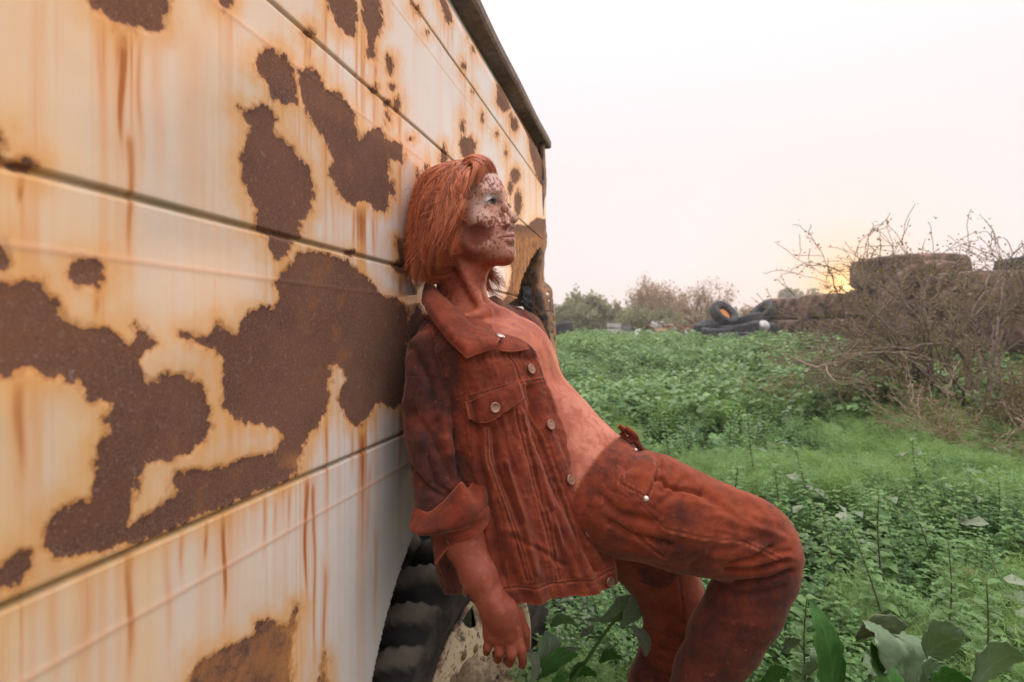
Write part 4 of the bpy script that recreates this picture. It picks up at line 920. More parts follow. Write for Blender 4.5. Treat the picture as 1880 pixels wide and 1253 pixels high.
def build_trousers():
    Fd = Field(np.arange(.04, .80, .0042), np.arange(.88, 1.52, .0045), np.arange(.02, H-.10, .0042))
    ax = P(1095, 890, 1.2)-P(870, 590, 1.25); R = frame(ax)
    def ch(l, k=.03): Fd.chain([P(x, y, Y) for x, y, Y, r in l], [r*Y/1000 for x, y, Y, r in l], k)
    Fd.ell(P(1098, 888, 1.205), (.112, .160, .125), R, .05)
    ch([(1132,922,1.14,94),(1195,930,1.12,92),(1255,955,1.11,86),(1320,975,1.10,78),(1380,990,1.09,68),(1404,1008,1.085,61)])
    ch([(1404,1010,1.085,61),(1398,1050,1.09,60),(1368,1110,1.10,64),(1330,1170,1.11,62),(1295,1240,1.12,54),(1262,1330,1.13,50),(1240,1420,1.14,50)], .018)
    ch([(1150,950,1.28,82),(1182,1000,1.30,74),(1213,1050,1.31,62),(1234,1100,1.31,55),(1240,1140,1.31,52)])
    ch([(1240,1140,1.31,52),(1230,1190,1.31,49),(1206,1255,1.31,48),(1185,1340,1.32,47),(1175,1400,1.32,47),(1172,1436,1.32,46)], .02)
    V, Fq = Fd.mesh(); V = vsmooth(V, Fq, 2, .5); N = vnormals(V, Fq)
    hx, hy = proj(V)
    near = (V[:, 1] < 1.215)
    lines_n = [[(1220,969),(1290,985),(1367,994),(1433,1026)], [(1134,963),(1175,992),(1220,1022)], [(1142,875),(1140,887),(1187,912),(1208,859),(1206,840)], [(1122,845),(1135,890),(1168,918),(1220,969)],
               [(1128,848),(1141,890),(1172,912),(1215,945)], [(1105,880),(1120,900),(1160,918)], [(1077,930),(1100,935),(1112,925)]]
    s, nr = seamset(hx, hy, lines_n, 1.5); s = s*near; nr = nr*near
    sf, _ = seamset(hx, hy, [[(1246,1055),(1254,1120),(1256,1150)]], 1.5); s = np.maximum(s, sf*(~near))
    d = .0030*fbm(V, 13, 3, 2)+.0010*rdg(V, 26, 3)+.0006*fbm(V, 140, 2, 3)
    # drag lines along the thigh
    al = (hx-1130)*.95+(hy-900)*.3; ac = -(hx-1130)*.3+(hy-900)*.95
    d += .0028*(rdg(np.stack([al/140+ac/60, ac/38, al*0], -1), 1, 5)+.3)*near*(hx > 1130)*(hy < 1040)
    folds = [([(1335,1050),(1375,1050),(1412,1042),(1446,1032)], 4, .015), ([(1350,1072),(1408,1066),(1455,1050)], 3.5, .013), ([(1340,1036),(1380,1028),(1420,1006)], 4, .009), ([(1205,875),(1235,895),(1290,905)], 4, .008), ([(1120,960),(1160,985),(1230,1000)], 5, .008), ([(1385,1030),(1420,1018),(1455,1012)], 4, .005), ([(1345,1095),(1400,1088),(1440,1078)], 5, .005),
             ([(1236,859),(1232,880),(1215,900)], 6, .008), ([(1206,838),(1212,858),(1200,885),(1188,912)], 5, .009), ([(1160,800),(1175,830),(1150,862)], 5, .006), ([(1255,880),(1240,905),(1200,935)], 7, .005), ([(1100,910),(1140,945),(1200,960)], 8, .005),
             ([(1270,1040),(1300,1015),(1350,1005),(1410,990)], 8, .004), ([(1290,905),(1340,940),(1400,960)], 8, .004), ([(1330,925),(1390,965),(1440,985)], 7, -.003)]
    for l, w, a in folds: d -= 1.35*a*np.exp(-(seg_dist(hx, hy, l)/w)**2)*near
    for l, w, a in [([(1195,1155),(1225,1172),(1262,1180)], 5, .008), ([(1190,1180),(1222,1195),(1258,1200)], 5, .008), ([(1185,1205),(1215,1218),(1245,1222)], 5, .007), ([(1185,1230),(1210,1240),(1235,1242)], 5, .006), ([(1200,1100),(1230,1135),(1270,1150)], 6, .004)]:
        d -= a*np.exp(-(seg_dist(hx, hy, l)/w)**2)*(~near)
    topst = np.zeros(len(V))
    for l in lines_n[:3]: dd_ = seg_dist(hx, hy, l); topst = np.maximum(topst, .8*np.exp(-((dd_-4.5)/1.2)**2)*near)
    d -= s*.0022; d += nr*.0012*fbm(V, 120, 2, 7)+near*.0012*np.exp(-((seg_dist(hx, hy, lines_n[0])-5)/4)**2)
    # waist: cut by a plane across the belly, doubled band below it
    pa, pb = P(1143, 797, 1.2), P(1078, 893, 1.13); up = np.cross(pb-pa, TL); up /= np.linalg.norm(up)
    if up[2] < 0: up = -up
    hgt = (V-pa)@up; band = sstep(-.036, -.034, hgt); d += band*.002; s = np.maximum(s, np.exp(-((hgt+.035)/.0015)**2)*.8); ed = np.exp(-(hgt/.0025)**2)
    d += .003*np.sin(al/7)*np.exp(-((hgt+.02)/.03)**2)*sstep(1150, 1180, hx)
    V = V+N*d[:, None]; keep = (hgt[Fq].mean(1) < 0)
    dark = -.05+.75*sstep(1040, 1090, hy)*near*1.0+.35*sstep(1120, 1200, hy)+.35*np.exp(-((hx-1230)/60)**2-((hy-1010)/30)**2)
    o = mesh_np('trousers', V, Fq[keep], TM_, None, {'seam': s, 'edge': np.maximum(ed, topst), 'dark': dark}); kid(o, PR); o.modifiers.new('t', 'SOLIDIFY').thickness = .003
    # rivet, waistband knot
    for (x, y, Y, r) in ((1185, 916, 1.028, .0062), (1168, 828, 1.085, .004)):
        j = np.argmin((hx-x)**2+(hy-y)**2+(V[:, 1] > 1.2)*1e6); mb = MB(); mb.lathe([(-.003, r), (.001, r), (.0025, r*.7), (.003, 0)], 20, disc_frame(N[j]), V[j]+N[j]*.003); b = mb.build('rivet', STEEL); b.parent = o
    mb = MB(); rg = np.random.default_rng(2)
    for l, r in (([(1136,782),(1146,790),(1158,799),(1160,812),(1150,806),(1140,794)], .0055), ([(1148,786),(1166,800),(1172,818),(1186,830)], .006), ([(1156,800),(1168,812),(1180,828),(1196,838)], .007), ([(1140,788),(1156,792),(1163,797)], .005)):
        pts = cr_interp(np.array([P(x, y, 1.17+.02*rg.random()) for x, y in l]), np.linspace(0, len(l)-1, 24)); mb.tube(pts, r, 8)
    b = mb.build('drawstring', TM_); b.parent = o
    # boots under the hems
    sh = simple('pale_dusty_shoe', (.42, .36, .33), (.62, .55, .5), 30, .8, .3)
    for (x, y, Y, f) in ((1172, 1440, 1.32, np.array([.95, -.3, 0])), (1238, 1425, 1.14, np.array([.95, -.3, 0]))):
        a = P(x, y, Y); f = f/np.linalg.norm(f); F2 = Field(np.arange(a[0]-.12, a[0]+.30, .006), np.arange(a[1]-.18, a[1]+.12, .006), np.arange(a[2]-.12, a[2]+.06, .006))
        F2.cap(a, a-[0, 0, .04], .045, .042, .03); F2.cap(a-f*.03-[0, 0, .06], a+f*.16-[0, 0, .068], .038, .036, .03); F2.ell(a+f*.19-[0, 0, .072], (.045, .045, .03), None, .02)
        Vs, Fs = F2.mesh(); zf = a[2]-.10; Vs[:, 2] = np.maximum(Vs[:, 2], zf); so = mesh_np('shoe', Vs, Fs, sh); kid(so, PR)
build_trousers()
# ================================================================== GROUND AND PLANTS
def gz(x, y):
    x = np.asarray(x, float); y = np.asarray(y, float)
    g = .74*sstep(1.2, 15.5, y)+.10*sstep(15, 60, y)+.20*sstep(60, 400, y)
    return g+.03*fbm(np.stack([x, y, x*0], -1), .6, 2, 3)*sstep(1.5, 3, y)
def build_ground():
    xs = np.concatenate([-np.geomspace(600, 4, 40), np.linspace(-3.5, 14, 120), np.geomspace(15, 600, 40)]); ys = np.concatenate([-np.geomspace(100, 1.2, 20), np.linspace(-1, 20, 120), np.geomspace(21, 700, 60)])
    Y, X = np.meshgrid(ys, xs, indexing='ij'); V = np.stack([X, Y, gz(X, Y)], -1)
    m = M('soil_and_weeds'); a = m.noise(3, 6, .7); b = m.noise(30, 5, .7); f = m.noise(.15, 4, .6)
    c = m.mix(m.mr(a, .35, .62), (.030, .045, .018), (.060, .052, .030)); c = m.mix(m.mr(b, .45, .7), c, (.045, .075, .028)); c = m.mix(m.mr(f, .4, .6, 0, .5), c, (.10, .13, .06))
    m.set(c, .95, 0, .1); m.bump(b, .8, .03)
    tag(mesh_np('ground', V.reshape(-1, 3), grid_faces(len(ys), len(xs))[:, ::-1], m.m), kind='structure')
build_ground()
LM = {'feather': leafmat('feathery_leaf', (.085, .19, .05), (.35, .50, .185), .40, .55), 'leafy': leafmat('nettle_leaf', (.038, .11, .025), (.22, .37, .105), .30, .42),
      'pale': leafmat('pale_leaf', (.10, .16, .085), (.40, .42, .30), .3, .5), 'grass': leafmat('grass_blade', (.09, .20, .04), (.32, .48, .12), .40, .5),
      'olive': leafmat('olive_twig_leaf', (.12, .095, .03), (.30, .24, .08), .35, .6), 'far': leafmat('far_leaf', (.070, .17, .05), (.32, .455, .19), .30, .45)}
BARK = simple('thorn_bark', (.13, .085, .06), (.30, .22, .17), 30, .9, .5); DRY = simple('dry_twig', (.26, .17, .12), (.48, .34, .26), 30, .9, .3); STEMM = simple('reddish_stem', (.13, .075, .035), (.16, .17, .06), 30, .8, .2)
class Leafy:             # one plant's worth of geometry as arrays, stamped many times
    def __init__(s): s.V = []; s.F = []; s.T = []; s.n = 0
    def leaf(s, base, d, L, w, nrm, tint, fold=.25, droop=.3, seg=3, shape='ov'):
        d = d/np.linalg.norm(d); sd = np.cross(d, nrm); sd /= np.linalg.norm(sd)+1e-9; up = np.cross(sd, d)
        ts = np.linspace(0, 1, seg+1); p = []
        for t in ts:
            ww = w*(math.sin(math.pi*min(1, t*.86+.10))**.8 if shape == 'ov' else (1-t)**.6*min(1, .4+t*4)) if t < 1 else w*.02
            c = base+d*L*t-np.array([0, 0, 1.])*droop*L*t*t
            p += [c-sd*ww+up*ww*fold, c, c+sd*ww+up*ww*fold]
        i = np.arange(seg)*3; f = np.concatenate([np.stack([i, i+1, i+4, i+3], -1), np.stack([i+1, i+2, i+5, i+4], -1)])
        s.V.append(np.array(p)); s.F.append(f+s.n); s.T.append(np.full(len(p), tint)); s.n += len(p)
    def blade(s, a, b, w, tint):
        d = b-a; sd = np.cross(d, [.3, .5, .8]); sd = sd/(np.linalg.norm(sd)+1e-9)*w; m = (a+b)/2
        s.V.append(np.array([a-sd, a+sd, m+sd*.8, m-sd*.8, b-sd*.2, b+sd*.2])); s.F.append(np.array([[0, 1, 2, 3], [3, 2, 5, 4]])+s.n); s.T.append(np.full(6, tint)); s.n += 6
    def arr(s): return np.concatenate(s.V), np.concatenate(s.F), np.concatenate(s.T)
def stamp(tmpls, pos, sc, rot, which, tj, tilt=None):
    V = []; F = []; T = []; n = 0
    for k, (v, f, t) in enumerate(tmpls):
        ix = np.where(which == k)[0]
        if not len(ix): continue
        c, s_ = np.cos(rot[ix])[:, None], np.sin(rot[ix])[:, None]; S = sc[ix][:, None]
        x = (v[None, :, 0]*c-v[None, :, 1]*s_)*S; y = (v[None, :, 0]*s_+v[None, :, 1]*c)*S; z = v[None, :, 2]*S
        if tilt is not None: x = x+z*tilt[ix][:, None, 0] if tilt.ndim == 3 else x+z*tilt[ix, 0][:, None]; y = y+z*tilt[ix, 1][:, None]
        V.append((np.stack([x, y, z], -1)+pos[ix][:, None]).reshape(-1, 3))
        F.append((f[None]+(np.arange(len(ix))*len(v))[:, None, None]+n).reshape(-1, 4)); T.append((t[None]+tj[ix][:, None]).ravel()); n += len(ix)*len(v)
    return np.concatenate(V), np.concatenate(F), np.clip(np.concatenate(T), 0, 1)
def rdir(rg, up=0.3):
    a = rg.uniform(0, 2*math.pi); z = rg.uniform(-.2, 1)*.5+up; return np.array([math.cos(a), math.sin(a), z])/math.sqrt(1+z*z)
def t_feather(seed, dense=1.0):       # chamomile-like dome of thread leaves
    rg = np.random.default_rng(seed); L = Leafy()
    for i in range(int(26*dense)):
        a = rg.uniform(0, 6.28); lean = rg.uniform(.05, .75); top = np.array([math.cos(a)*lean*.16, math.sin(a)*lean*.16, rg.uniform(.13, .27)*(1-.3*lean)])
        b0 = np.array([math.cos(a)*.02, math.sin(a)*.02, 0]); L.blade(b0, top, .0012, .25)
        for q in range(9):
            t = .35+.65*q/8; c = b0+(top-b0)*t; 
            for r in range(3):
                d = rdir(rg, .35); e = c+d*rg.uniform(.022, .046); L.blade(c, e, .0009, .35+.5*t*rg.random())
                e2 = c+(e-c)*.55; L.blade(e2, e2+rdir(rg, .3)*.018, .0008, .4+.5*t*rg.random())
    return L.arr()
def t_nettle(seed, h=.30, lw=.5):
    rg = np.random.default_rng(seed); L = Leafy(); nodes = int(h/.028)
    for st in range(3 if h < .35 else 1):
        ox = rg.normal(0, .035, 2) if h < .35 else np.zeros(2); hh = h*rg.uniform(.7, 1); lean = rg.normal(0, .08, 2)
        L.blade(np.array([ox[0], ox[1], 0]), np.array([ox[0]+lean[0]*hh, ox[1]+lean[1]*hh, hh]), .0022, .1)
        for q in range(nodes):
            t = .15+.85*q/(nodes-1); z = hh*t; c = np.array([ox[0]+lean[0]*z, ox[1]+lean[1]*z, z]); a0 = q*1.57+rg.normal(0, .3); s = (1-.62*t)*rg.uniform(.7, 1.15)
            for k in (0, 1):
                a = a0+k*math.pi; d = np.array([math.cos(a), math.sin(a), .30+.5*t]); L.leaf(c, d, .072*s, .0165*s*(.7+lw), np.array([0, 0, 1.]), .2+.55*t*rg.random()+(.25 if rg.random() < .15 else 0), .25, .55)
    return L.arr()
def t_weed(seed, n=22, ll=.07, wd=.28, h=.14):    # broad-leaved clump
    rg = np.random.default_rng(seed); L = Leafy()
    for i in range(n):
        a = rg.uniform(0, 6.28); r = rg.uniform(0, .07); z = rg.uniform(.02, h); c = np.array([math.cos(a)*r, math.sin(a)*r, z]); s = rg.uniform(.6, 1.2)
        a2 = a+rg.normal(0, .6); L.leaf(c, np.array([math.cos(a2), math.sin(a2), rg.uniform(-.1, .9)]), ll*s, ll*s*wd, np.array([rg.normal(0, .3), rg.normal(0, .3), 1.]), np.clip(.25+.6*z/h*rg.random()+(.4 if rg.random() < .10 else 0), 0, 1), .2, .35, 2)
    return L.arr()
def t_grass(seed, n=26, h=.2):
    rg = np.random.default_rng(seed); L = Leafy()
    for i in range(n):
        a = rg.uniform(0, 6.28); c = np.array([rg.normal(0, .03), rg.normal(0, .03), 0]); L.leaf(c, np.array([math.cos(a)*.35, math.sin(a)*.35, 1.]), h*rg.uniform(.6, 1.2), .0028, np.array([math.cos(a), math.sin(a), .3]), rg.uniform(.2, .9), .3, .28, 3, 'gr')
    return L.arr()
def cover(name, tm, mat, n, yr, f_den, seed, sc=(.8, 1.2), side=.25, lift=0.0, avoid=True):
    rg = np.random.default_rng(seed); y = yr[0]*(yr[1]/yr[0])**(rg.random(n*3)**.85); lo = -.15*y-.1; hi = (.94+side)*y+.3
    x = lo+(hi-lo)*rg.random(len(y)); p = np.stack([x, y, gz(x, y)-.01+lift], -1)
    keep = rg.random(len(y)) < f_den(x, y)
    keep &= (x > wallx(y)+.02) | (y > 3.3); keep &= ~((x/y*1000+CX < 985) & (y < 1.9))
    dp = np.hypot(x-.27, y-1.22); keep &= dp > .10
    p = p[keep][:n]; k = len(p)
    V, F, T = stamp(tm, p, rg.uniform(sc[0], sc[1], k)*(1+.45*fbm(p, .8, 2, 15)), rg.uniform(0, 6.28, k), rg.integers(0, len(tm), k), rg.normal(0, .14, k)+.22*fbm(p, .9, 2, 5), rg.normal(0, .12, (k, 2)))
    o = mesh_np(name, V, F, mat, None, {'tint': T}, False); return tag(o, kind='stuff')
def N2(x, y, s, off): return fbm(np.stack([x, y, x*0], -1), s, 2, off)
def fmask(x, y):    # where the feathery plants grow rather than nettles
    px = CX+x/y*1000; py = CY+(H-gz(x, y)-.2)/y*1000
    v = .35+N2(x, y, 1.5, 2)*1.6; v += .9*np.exp(-((px-1230)/130)**2-((py-850)/60)**2)+.8*np.exp(-((px-1450)/160)**2-((py-870)/40)**2)+.8*np.exp(-((px-1600)/110)**2-((py-1100)/110)**2)+.6*np.exp(-((px-1750)/150)**2-((py-880)/50)**2)
    v -= 1.1*np.exp(-((px-1680)/130)**2-((py-1000)/60)**2)+.9*np.exp(-((px-1450)/170)**2-((py-790)/35)**2); return np.clip(v, 0, 1)
fe = [t_feather(i) for i in range(6)]; ne = [t_nettle(i+20) for i in range(6)]; we = [t_weed(i+40) for i in range(6)]; gr = [t_grass(i+60) for i in range(5)]
far_in = lambda a, b: (lambda x, y: sstep(a, b, y))
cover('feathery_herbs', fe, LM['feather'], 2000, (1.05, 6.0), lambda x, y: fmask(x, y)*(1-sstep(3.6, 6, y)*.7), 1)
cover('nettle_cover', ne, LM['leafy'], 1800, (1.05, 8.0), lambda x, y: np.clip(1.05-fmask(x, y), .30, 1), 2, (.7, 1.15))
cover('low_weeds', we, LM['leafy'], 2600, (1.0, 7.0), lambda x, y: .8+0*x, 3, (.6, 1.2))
cover('far_weeds', [t_weed(i+80, 40, .058, .34, .18+.05*(i % 3)) for i in range(6)], LM['far'], 7600, (5.0, 19.0), lambda x, y: np.clip(.75+N2(x, y, .5, 9), .25, 1), 4, (.6, 1.5))
cover('horizon_weeds', [t_weed(i+90, 20, .16, .36, .3) for i in range(4)], LM['far'], 2600, (17.0, 60.0), lambda x, y: .8+0*x, 6, (.6, 1.1), 0)
cover('grass_tufts', gr, LM['grass'], 520, (2.2, 8.0), lambda x, y: np.clip(.15+1.0*np.exp(-((CX+x/y*1000-1500)/190)**2-((y-3.7)/1.1)**2)+.9*np.exp(-((CX+x/y*1000-1290)/55)**2-((y-6.2)/.8)**2), 0, 1), 5, (.7, 1.3))
cover('far_grass', [t_grass(i+160, 30, .34) for i in range(4)], LM['grass'], 1500, (5.0, 17.0), lambda x, y: np.clip(.1+N2(x, y, .45, 29)*2.2, 0, 1), 15, (.8, 1.4))
cover('pale_leaves', [t_nettle(i+70, .33, .6) for i in range(3)]+[t_weed(i+30, 10, .085, .34, .26) for i in range(4)], LM['pale'], 110, (1.2, 5.5), lambda x, y: np.clip(1.0-fmask(x, y)+.3, .15, 1), 7, (.7, 1.1))
# ---- tall nettle stems one can count
def plant_obj(name, tm, stem, x, y, sc, label, cat, group, mats, rz=0.0):
    root = empty(name, (x, y, float(gz(x, y))), label, cat, group); root.rotation_euler.z = rz; root.scale = (sc, sc, sc)
    v, f, t = tm; o = mesh_np('foliage', v, f, mats[0], None, {'tint': np.clip(t, 0, 1)}, False); o.parent = root
    if stem is not None:
        mb = MB(); mb.tube(stem[0], stem[1], 6); s = mb.build('stem', mats[1]); s.parent = root
    return root
def tall_stem(seed, h):
    rg = np.random.default_rng(seed); L = Leafy(); n = int(h/.022); lean = rg.normal(0, .16, 2); P_ = lambda z: np.array([lean[0]*z+.006*math.sin(z*14), lean[1]*z, z])
    for q in range(n):
        t = .12+.86*q/(n-1); c = P_(h*t); a0 = q*1.57+rg.normal(0, .2); s = max(.45, 1-.6*t)
        for k in (0, 1):
            a = a0+k*math.pi; L.leaf(c, np.array([math.cos(a), math.sin(a), .25+.6*t]), .10*s*rg.uniform(.7, 1.1), .026*s, np.array([0, 0, 1.]), .6+.4*rg.random(), .3, .5)
        for r in range(5): L.blade(c, c+rdir(rg, .3)*.014*s, .0012, .5+.3*rg.random())
    zz = np.linspace(0, h, 14); return L.arr(), (np.array([P_(z) for z in zz]), np.linspace(.0032, .0012, 14))
ts = [tall_stem(i+5, .42+.03*(i % 3)) for i in range(5)]
spots = [(1612,935,2.15),(1748,960,2.2),(1740,1090,1.65),(1446,925,2.3),(1388,800,3.3),(1470,1130,1.55),(1880,1040,2.0),(1830,930,2.6),(1560,1010,1.95),(1700,860,2.9),(1340,860,2.5),(1668,1050,1.75),(1800,1180,1.4),(1510,880,2.7),(1235,800,3.6),(1330,770,3.9)]
wherel = ['right of the knee', 'far right of the knee, middle distance', 'in the dark gap low at the right', 'just beyond the knee', 'above the thigh', 'against the shin', 'at the right edge of the photo', 'behind the right edge clump', 'between the knee and the dark gap', 'behind the pale broad leaves', 'just above the thigh line', 'beside the dark gap', 'in the lower right corner', 'in the sunlit feathery patch', 'beyond the waist', 'beyond the waist, slightly to its right']
for i, (x, y, Y) in enumerate(spots):
    p = P(x, y, Y); sc = max(.6, min(1.25, (p[2]-float(gz(p[0], Y))+.02)/.34)); a, st = ts[i % 5]
    plant_obj('tall_nettle', a, st, p[0], Y, sc, 'tall nettle with reddish stem, '+wherel[i], 'weed', 'tall nettles rising from the ground cover', (LM['leafy'], STEMM), i*1.3)
# ---- big broad leaves
def big_leaf(name, pts_mid, widths, side, mat, curl=.15, m=40, n=17, seed=0, ruff=.006, cup=.2):
    """pts_mid: midrib control points (px,py,Y); widths in px; side: (dx,dy,dY) px direction of the blade"""
    K = cr_interp(np.array(pts_mid, float), np.linspace(0, len(pts_mid)-1, m)); Wd = cr_interp(np.array(widths, float)[:, None], np.linspace(0, len(widths)-1, m))[:, 0]
    G = np.zeros((m, n, 3)); rg = np.random.default_rng(seed); tx = np.zeros((m, n))
    for i in range(m):
        for j in range(n):
            v = j/(n-1)*2-1; w = Wd[i]*(1+.07*math.sin(i*.55+seed)*abs(v)**2+.03*math.sin(i*1.3)*abs(v))
            G[i, j] = P(K[i, 0]+side[0]*v*w, K[i, 1]+side[1]*v*w-cup*w*v*v, K[i, 2]+side[2]*v*w*1e-5); tx[i, j] = .45+.3*(abs(v) > .93)-.0+.55*(abs(v) < .03)+.10*math.cos(abs(v)*20-i*.9)
    N = grid_normals(G); G = G+N*(ruff*fbm(G, 28, 3, seed)+.0016*np.cos(np.abs(np.linspace(-1, 1, n))[None]*16-np.arange(m)[:, None]*.9))[..., None]
    o = mesh_np(name, G.reshape(-1, 3), grid_faces(m, n), mat, None, {'tint': np.clip(tx, 0, 1)}); o.modifiers.new('t', 'SOLIDIFY').thickness = .0012; return o
GREY = leafmat('underside_grey_green', (.12, .20, .10), (.40, .50, .32), .35, .45); BRT = leafmat('bright_broad_leaf', (.050, .17, .035), (.16, .34, .08), .45, .45)
def leafplant(loc, label, leaves, stems, group=None):
    r = empty('broad_leaf_plant', tuple(loc), label, 'plant', group)
    for a in leaves: o = big_leaf('leaf', *a[:4], **a[4]); keepw(o, r)
    for s in stems:
        mb = MB(); mb.tube(cr_interp(np.array([P(*q) for q in s]), np.linspace(0, len(s)-1, 20)), np.linspace(.005, .003, 20), 7); keepw(mb.build('stem', LM['grass']), r)
    return r
def gp(px, Y): x = (px-CX)/1000*Y; return (x, Y, float(gz(x, Y)))
leafplant(gp(1100, 1.32), 'broad pale green leaves on a long stalk, just below the jacket hem',
 [([(1172,1092,1.28),(1150,1110,1.29),(1120,1135,1.30),(1075,1138,1.31)], [3,20,13,2], (.75,.60,60), GREY, dict(seed=1, cup=.1)),
  ([(1142,1150,1.28),(1165,1125,1.29),(1172,1100,1.29),(1165,1092,1.30)], [4,20,16,3], (.9,.3,80), GREY, dict(seed=2, cup=.05)),
  ([(1160,1150,1.27),(1178,1168,1.27),(1186,1190,1.27),(1184,1205,1.27)], [3,13,10,1], (.9,-.3,60), LM['pale'], dict(seed=3)),
  ([(1060,1190,1.25),(1040,1196,1.25),(1015,1196,1.25),(1000,1190,1.26)], [2,9,7,1], (.2,.9,60), LM['pale'], dict(seed=4)),
  ([(1090,1150,1.30),(1078,1163,1.30),(1066,1172,1.3)], [2,8,1], (.8,.5,60), LM['pale'], dict(seed=5))],
 [[(1020,1290,1.28),(1075,1215,1.28),(1120,1150,1.29),(1160,1110,1.29)]])
leafplant(gp(1010, 1.22), 'low bright green leaves with pale curled edges beside the hand and wheel',
 [([(1000,1235,1.18),(1006,1210,1.18),(1010,1180,1.2),(1004,1160,1.21)], [3,22,20,4], (.9,.1,60), GREY, dict(seed=6, cup=.05)),
  ([(985,1250,1.17),(1010,1225,1.17),(1040,1205,1.18),(1060,1200,1.19)], [4,17,14,1], (.5,.8,70), BRT, dict(seed=7)),
  ([(970,1260,1.15),(985,1235,1.15),(978,1205,1.15),(970,1190,1.16)], [3,9,8,1], (.9,.1,60), LM['pale'], dict(seed=8)),
  ([(1005,1275,1.15),(1030,1245,1.15),(1045,1238,1.16)], [3,12,1], (.5,.8,60), BRT, dict(seed=9))], [])
leafplant(gp(1690, 1.05), 'large drooping grey-green cabbage leaf with curled dry rim, bottom right foreground',
 [([(1600,1145,1.10),(1625,1160,1.06),(1660,1190,1.02),(1655,1250,1.00)], [10,50,62,40], (.85,.25,300), GREY, dict(seed=10, cup=.12, ruff=.008)),
  ([(1570,1170,1.10),(1600,1155,1.09),(1640,1150,1.07),(1665,1152,1.06)], [3,16,18,5], (.25,.95,60), LM['pale'], dict(seed=11, ruff=.006)),
  ([(1700,1205,1.04),(1725,1185,1.03),(1752,1170,1.02),(1770,1162,1.02)], [20,38,26,6], (.4,.9,80), GREY, dict(seed=12)),
  ([(1690,1262,.98),(1715,1235,.98),(1740,1225,.99)], [8,22,6], (.5,.85,60), GREY, dict(seed=13))], [])
leafplant(gp(1530, .98), 'bright green upright dock leaves in the bottom foreground, right of the shin',
 [([(1530,1300,.96),(1528,1230,.97),(1515,1165,.98),(1490,1105,1.0)], [14,26,22,3], (.95,-.1,60), BRT, dict(seed=14, cup=.03)),
  ([(1640,1310,.90),(1635,1250,.90),(1615,1215,.91),(1600,1180,.92)], [20,30,18,2], (.9,.2,60), BRT, dict(seed=15, cup=.04))], [])
leafplant(gp(1190, 1.5), 'toothed grey-green leaves in the shade between jacket hem and lower legs',
 [([(1010,1150,1.42),(1030,1140,1.43),(1050,1142,1.44),(1062,1150,1.44)], [3,14,12,2], (.3,.7,300), GREY, dict(seed=31)),
  ([(1100,1215,1.36),(1120,1205,1.37),(1142,1208,1.38)], [3,14,2], (.3,.7,400), BRT, dict(seed=32)),
  ([(1045,1245,1.30),(1068,1232,1.31),(1095,1238,1.32)], [4,16,3], (.3,.8,400), BRT, dict(seed=33))], [])
leafplant(gp(1830, 1.15), 'broad leaves half out of focus in the bottom right corner',
 [([(1790,1262,1.02),(1815,1225,1.03),(1850,1205,1.05),(1880,1205,1.06)], [10,30,28,8], (.5,.8,300), GREY, dict(seed=34)),
  ([(1700,1275,.95),(1745,1250,.95),(1790,1262,.96)], [10,24,8], (.3,.9,200), BRT, dict(seed=35))], [])
leafplant(gp(1430, 1.25), 'small bright leaves beside the shin at the bottom of the frame',
 [([(1440,1200,1.20),(1452,1180,1.21),(1470,1175,1.22)], [3,13,2], (.7,.6,400), LM['pale'], dict(seed=36)),
  ([(1400,1262,1.12),(1425,1235,1.13),(1450,1232,1.14)], [4,16,3], (.6,.8,300), BRT, dict(seed=37)),
  ([(1480,1240,1.12),(1500,1215,1.13),(1490,1190,1.14)], [4,14,3], (.9,.2,300), GREY, dict(seed=38))], [])
for i, (px_, Y_, sc_, lab) in enumerate([(1605, 2.9, 1.0, 'pale broad-leaved weed in the middle of the field above the knee'), (1690, 3.3, .9, 'pale star-shaped weed below the brush'), (1722, 3.1, .9, 'rounded grey-green weed right of the star-shaped one'), (1808, 3.4, .9, 'grey-green weed near the right edge below the bush'), (1390, 3.0, .8, 'light leafy weed just above the thigh'), (1265, 4.6, .9, 'light weed beyond the belly')]):
    plant_obj('leafy_weed', t_weed(300+i, 14, .105, .36, .22), None, gp(px_, Y_)[0], Y_, sc_*1.15, lab, 'weed', 'pale broad-leaved weeds', (LM['pale'] if i % 2 == 0 else GREY, STEMM), i)
# ================================================================== BUSHES AND TREES
def branches(seed, base, dirs, L0, r0, depth, spread=.5, grav=0., nseg=6, shrink=.72, kids=(2, 4), wob=.10):
    rg = np.random.default_rng(seed); out = []; tips = []
    def go(p, d, L, r, lv):
        pts = [p.copy()]; 
        for q in range(nseg):
            d = d+rg.normal(0, wob, 3)+np.array([0, 0, grav]); d /= np.linalg.norm(d); p = p+d*L/nseg; pts.append(p.copy())
        out.append((np.array(pts), np.linspace(r, r*.55, nseg+1), lv)); 
        if lv == 0: tips.extend(pts[1:]); return
        if lv == 1: tips.extend(pts[2:])
        for k in range(rg.integers(kids[0], kids[1]+1)):
            i = rg.integers(1, nseg+1); nd = d+rg.normal(0, spread, 3); nd /= np.linalg.norm(nd); go(pts[i], nd, L*shrink*rg.uniform(.7, 1.15), r*.58, lv-1)
        go(pts[-1], d+rg.normal(0, spread*.4, 3), L*shrink, r*.55, lv-1)
    for d in dirs:
        d = np.array(d, float); go(np.array(base, float), d/np.linalg.norm(d), L0*rg.uniform(.8, 1.1), r0, depth)
    return out, np.array(tips)
